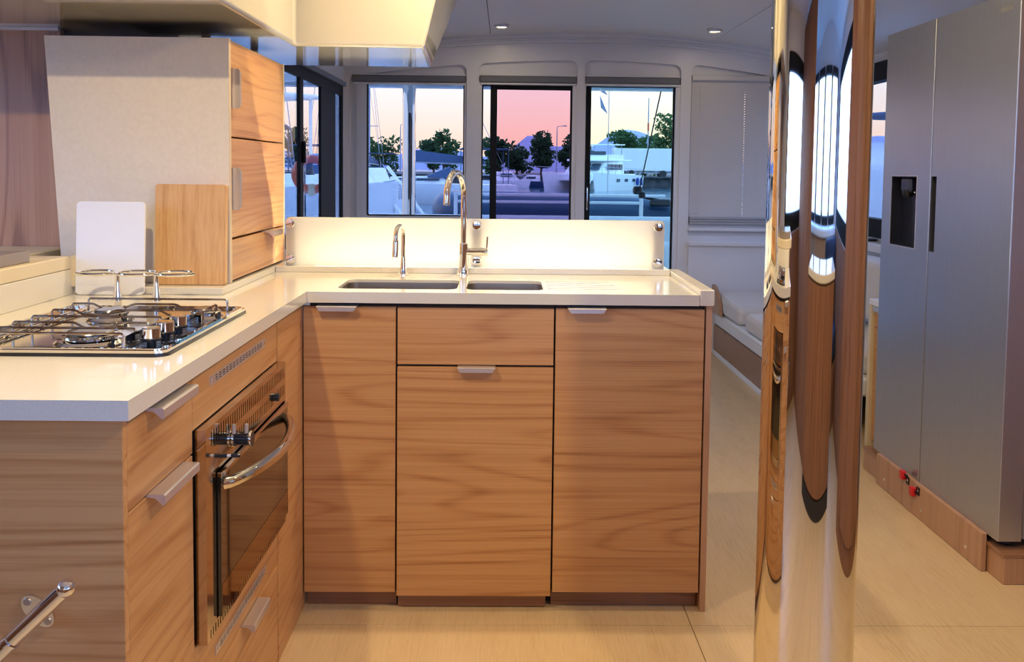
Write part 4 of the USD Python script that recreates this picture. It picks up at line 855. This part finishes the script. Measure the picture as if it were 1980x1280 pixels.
# sailing yachts: hull, cabin, mast, boom, stays
def sailer(label, x, y, ang, L, mast, boom_cover=True, hullm=None, group=None):
    b = At('sailing_yacht', label, 'sailing boat', x, y, ang, group); hm = hullm or BW
    b.add('hull', hull_m(L, L * .3, 1.25), hm)
    c = b.add('cabin', rhull([(-.12 * L, -.09 * L, 1.3), (.24 * L, -.05 * L, 1.3), (-.12 * L, .09 * L, 1.3), (.24 * L, .05 * L, 1.3), (-.10 * L, -.08 * L, 1.75), (.18 * L, -.05 * L, 1.65), (-.10 * L, .08 * L, 1.75), (.18 * L, .05 * L, 1.65)], .06, 1), BW)
    for sd in (-1, 1): b.add('window', bx(-.08 * L, .14 * L, sd * .093 * L - .02, sd * .093 * L + .02, 1.48, 1.64, .01), BWIN, parent=c)
    m_ = b.add('mast', pole(.08 * L, 0, 1.2, mast, .085), BALU)
    b.add('spreader', [tube([(.08 * L, -.08 * L, mast * k), (.08 * L, .08 * L, mast * k)], .035, 6) for k in (.45, .72)], BALU, parent=m_)
    bm_ = b.add('boom', tube([(.08 * L, 0, 2.7), (-.34 * L, 0, 2.55)], .07, 8), BALU)
    if boom_cover: b.add('sail_cover', hull([(.07 * L, -.10, 2.75), (.07 * L, .10, 2.75), (.07 * L, 0, 3.5), (-.33 * L, -.07, 2.62), (-.33 * L, .07, 2.62), (-.33 * L, 0, 2.95)]), SAILC, parent=bm_)
    b.add('stays', [tube([(.08 * L, 0, mast), p_], .018, 5) for p_ in ((.5 * L, 0, 1.4), (-.49 * L, 0, 1.2), (.05 * L, .14 * L, 1.2), (.05 * L, -.14 * L, 1.2))] + [tube([(.08 * L, 0, mast * .72), p_], .014, 5) for p_ in ((.12 * L, .13 * L, 1.2), (.12 * L, -.13 * L, 1.2))], BALU)
    b.add('sprayhood', rhull([(-.13 * L, -.10 * L, 1.7), (-.02 * L, -.09 * L, 1.75), (-.13 * L, .10 * L, 1.7), (-.02 * L, .09 * L, 1.75), (-.14 * L, -.08 * L, 2.35), (-.14 * L, .08 * L, 2.35)], .05, 1), SAILC)
    b.add('pushpit', [tube(bend([(-.3 * L, -.14 * L, 1.2), (-.3 * L, -.14 * L, 1.9), (-.49 * L, -.11 * L, 1.85), (-.49 * L, .11 * L, 1.85), (-.3 * L, .14 * L, 1.9), (-.3 * L, .14 * L, 1.2)], .3), .025, 6)], BALU)
    b.add('bimini', [bx(-.46 * L, -.2 * L, -.13 * L, .13 * L, 3.55, 3.62, .02)] + [pole(a, c_, 1.3, 3.56, .025) for a in (-.45 * L, -.21 * L) for c_ in (-.12 * L, .12 * L)], SAILC if boom_cover else BW)
    return b
sailer('sailing yacht with a dark sail cover on its boom in the leftmost pane', -5.4, 60, math.pi + .12, 12, 15)
sailer('sailing yacht half hidden behind the steel post in the leftmost pane', -13.0, 88, 1.9, 11, 14)
sailer('sailing yacht at the left edge of the left side window', -9.3, 34, 1.75, 11, 14, True, BNAVY)
sailer('sailing yacht seen through the narrow left side window beside the life ring', -9.9, 52, -1.2, 12, 16)
fp = thing('flag_pole', 'tall pole on the quay behind the white truck, right door pane', 'pole', (20.9, 135, .35))
part(fp, 'pole', tube([(20.9, 135, .3), (20.9, 135, 12.0)], [.12, .06], 8), LAMPG)
part(fp, 'top_marker', lathe([(.13, 0), (.13, 1.1), (0, 1.2)], (20.9, 135, 7.2), n=10), ORANGE)
sailer('sailing yacht hidden behind the blind side of the marina', 30., 110, 2.2, 11, 14)
# motor boats
def motor(name, label, x, y, ang, L, H, top, hullm=None, win=True):
    b = At(name, label, 'motor boat', x, y, ang); b.add('hull', hull_m(L, L * .32, H), hullm or BW)
    c = b.add('cabin', rhull([(-.22 * L, -.11 * L, H), (.22 * L, -.07 * L, H), (-.22 * L, .11 * L, H), (.22 * L, .07 * L, H), (-.22 * L, -.10 * L, top), (.05 * L, -.08 * L, top), (-.22 * L, .10 * L, top), (.05 * L, .08 * L, top)], .08, 1), BW)
    for sd in (-1, 1): b.add('window', bx(-.19 * L, .06 * L, sd * .112 * L - .03, sd * .112 * L + .03, H + (top - H) * .45, H + (top - H) * .85, .01), BWIN, parent=c)
    b.add('rail', [tube([(0, sd * .16 * L, H + .5), (.46 * L, sd * .03 * L, H + .85)], .02, 6) for sd in (-1, 1)] + [pole(.1 * L * k, sd * (.16 - .03 * k) * L * .95, H, H + .6, .02) for k in range(4) for sd in (-1, 1)], BALU)
    return b
motor('motor_boat', 'small white motor boat on the quay under the trees, pink pane left', 0.2, 112, .3, 6, .9, 1.9)
motor('motor_boat', 'small dark-hulled boat moored by the quay, pink pane centre', 3.0, 115, 2.8, 5, .8, 1.5, BNAVY)
motor('motor_boat', 'white motor boat low in the leftmost pane behind the steel post', -4.6, 30, -.9, 6, 1.1, 2.2)
nb = At('motor_yacht', 'pale white boat stern close outside the leftmost pane', 'boat', -4.75, 16.5, -.62)
nb.add('hull', hull_m(7.5, 3.2, 1.75, .5, .35), BW); nb.add('coaming', bx(-1.6, 2.4, -1.3, 1.3, 1.75, 2.15, .15), BW)
nb.add('ladder', [tube([(3.3, .25, 2.3), (4.35, .6, .95)], .03, 8), tube([(3.2, -.15, 2.3), (4.25, .2, .95)], .03, 8)] + [tube([(3.3 + .21 * k, .25 + .07 * k, 2.3 - .27 * k), (3.2 + .21 * k, -.15 + .07 * k, 2.3 - .27 * k)], .018, 6) for k in range(1, 5)], BW)
nb.add('winch', lathe([(.14, 0), (.10, .1), (.12, .22), (0, .24)], (1.9, -.2, 2.15), n=14), BLACK)
nb.add('t_top', [bx(-1.3, 1.0, -1.0, 1.0, 3.50, 3.58, .03)] + [pole(a, c_, 2.1, 3.55, .03) for a in (-1.1, .8) for c_ in (-.9, .9)], BW)
rb_ = At('motor_yacht', 'large white hull close outside the right side window', 'boat', 9.6, 21.5, 1.9)
rb_.add('hull', hull_m(11, 3.6, 2.3, .5), BW); rb_.add('coaming', bx(-3.5, 2.2, -1.3, 1.3, 2.3, 3.0, .2), BW)
rb_.add('bimini', [bx(-3.4, .4, -1.5, 1.5, 3.55, 3.66, .03)] + [pole(a, c_, 2.4, 3.6, .04) for a in (-3.2, .2) for c_ in (-1.3, 1.3)], SAILC)
fl_ = thing('pennant_line', 'thin line carrying two grey pennant flags in the right door pane', 'flags', (4.2, 40, 0))
part(fl_, 'staff', tube([(4.45, 40, SEA), (4.45, 40, 5.7)], .015, 6), LAMPG)
part(fl_, 'halyard', tube([(4.05, 40, 5.3), (4.45, 40, 5.6)], .010, 5), LAMPG)
for zt, hh in ((5.0, .5), (4.55, .9)): part(fl_, 'pennant', hull([(4.05, 39.99, zt), (4.05, 40.01, zt), (4.40, 39.99, zt - hh * .9), (4.40, 40.01, zt - hh * .9), (4.10, 39.99, zt - hh * .6), (4.10, 40.01, zt - hh * .6)]), plain('pennant_grey_%d' % int(zt * 10), (.25, .27, .36), .8), False)
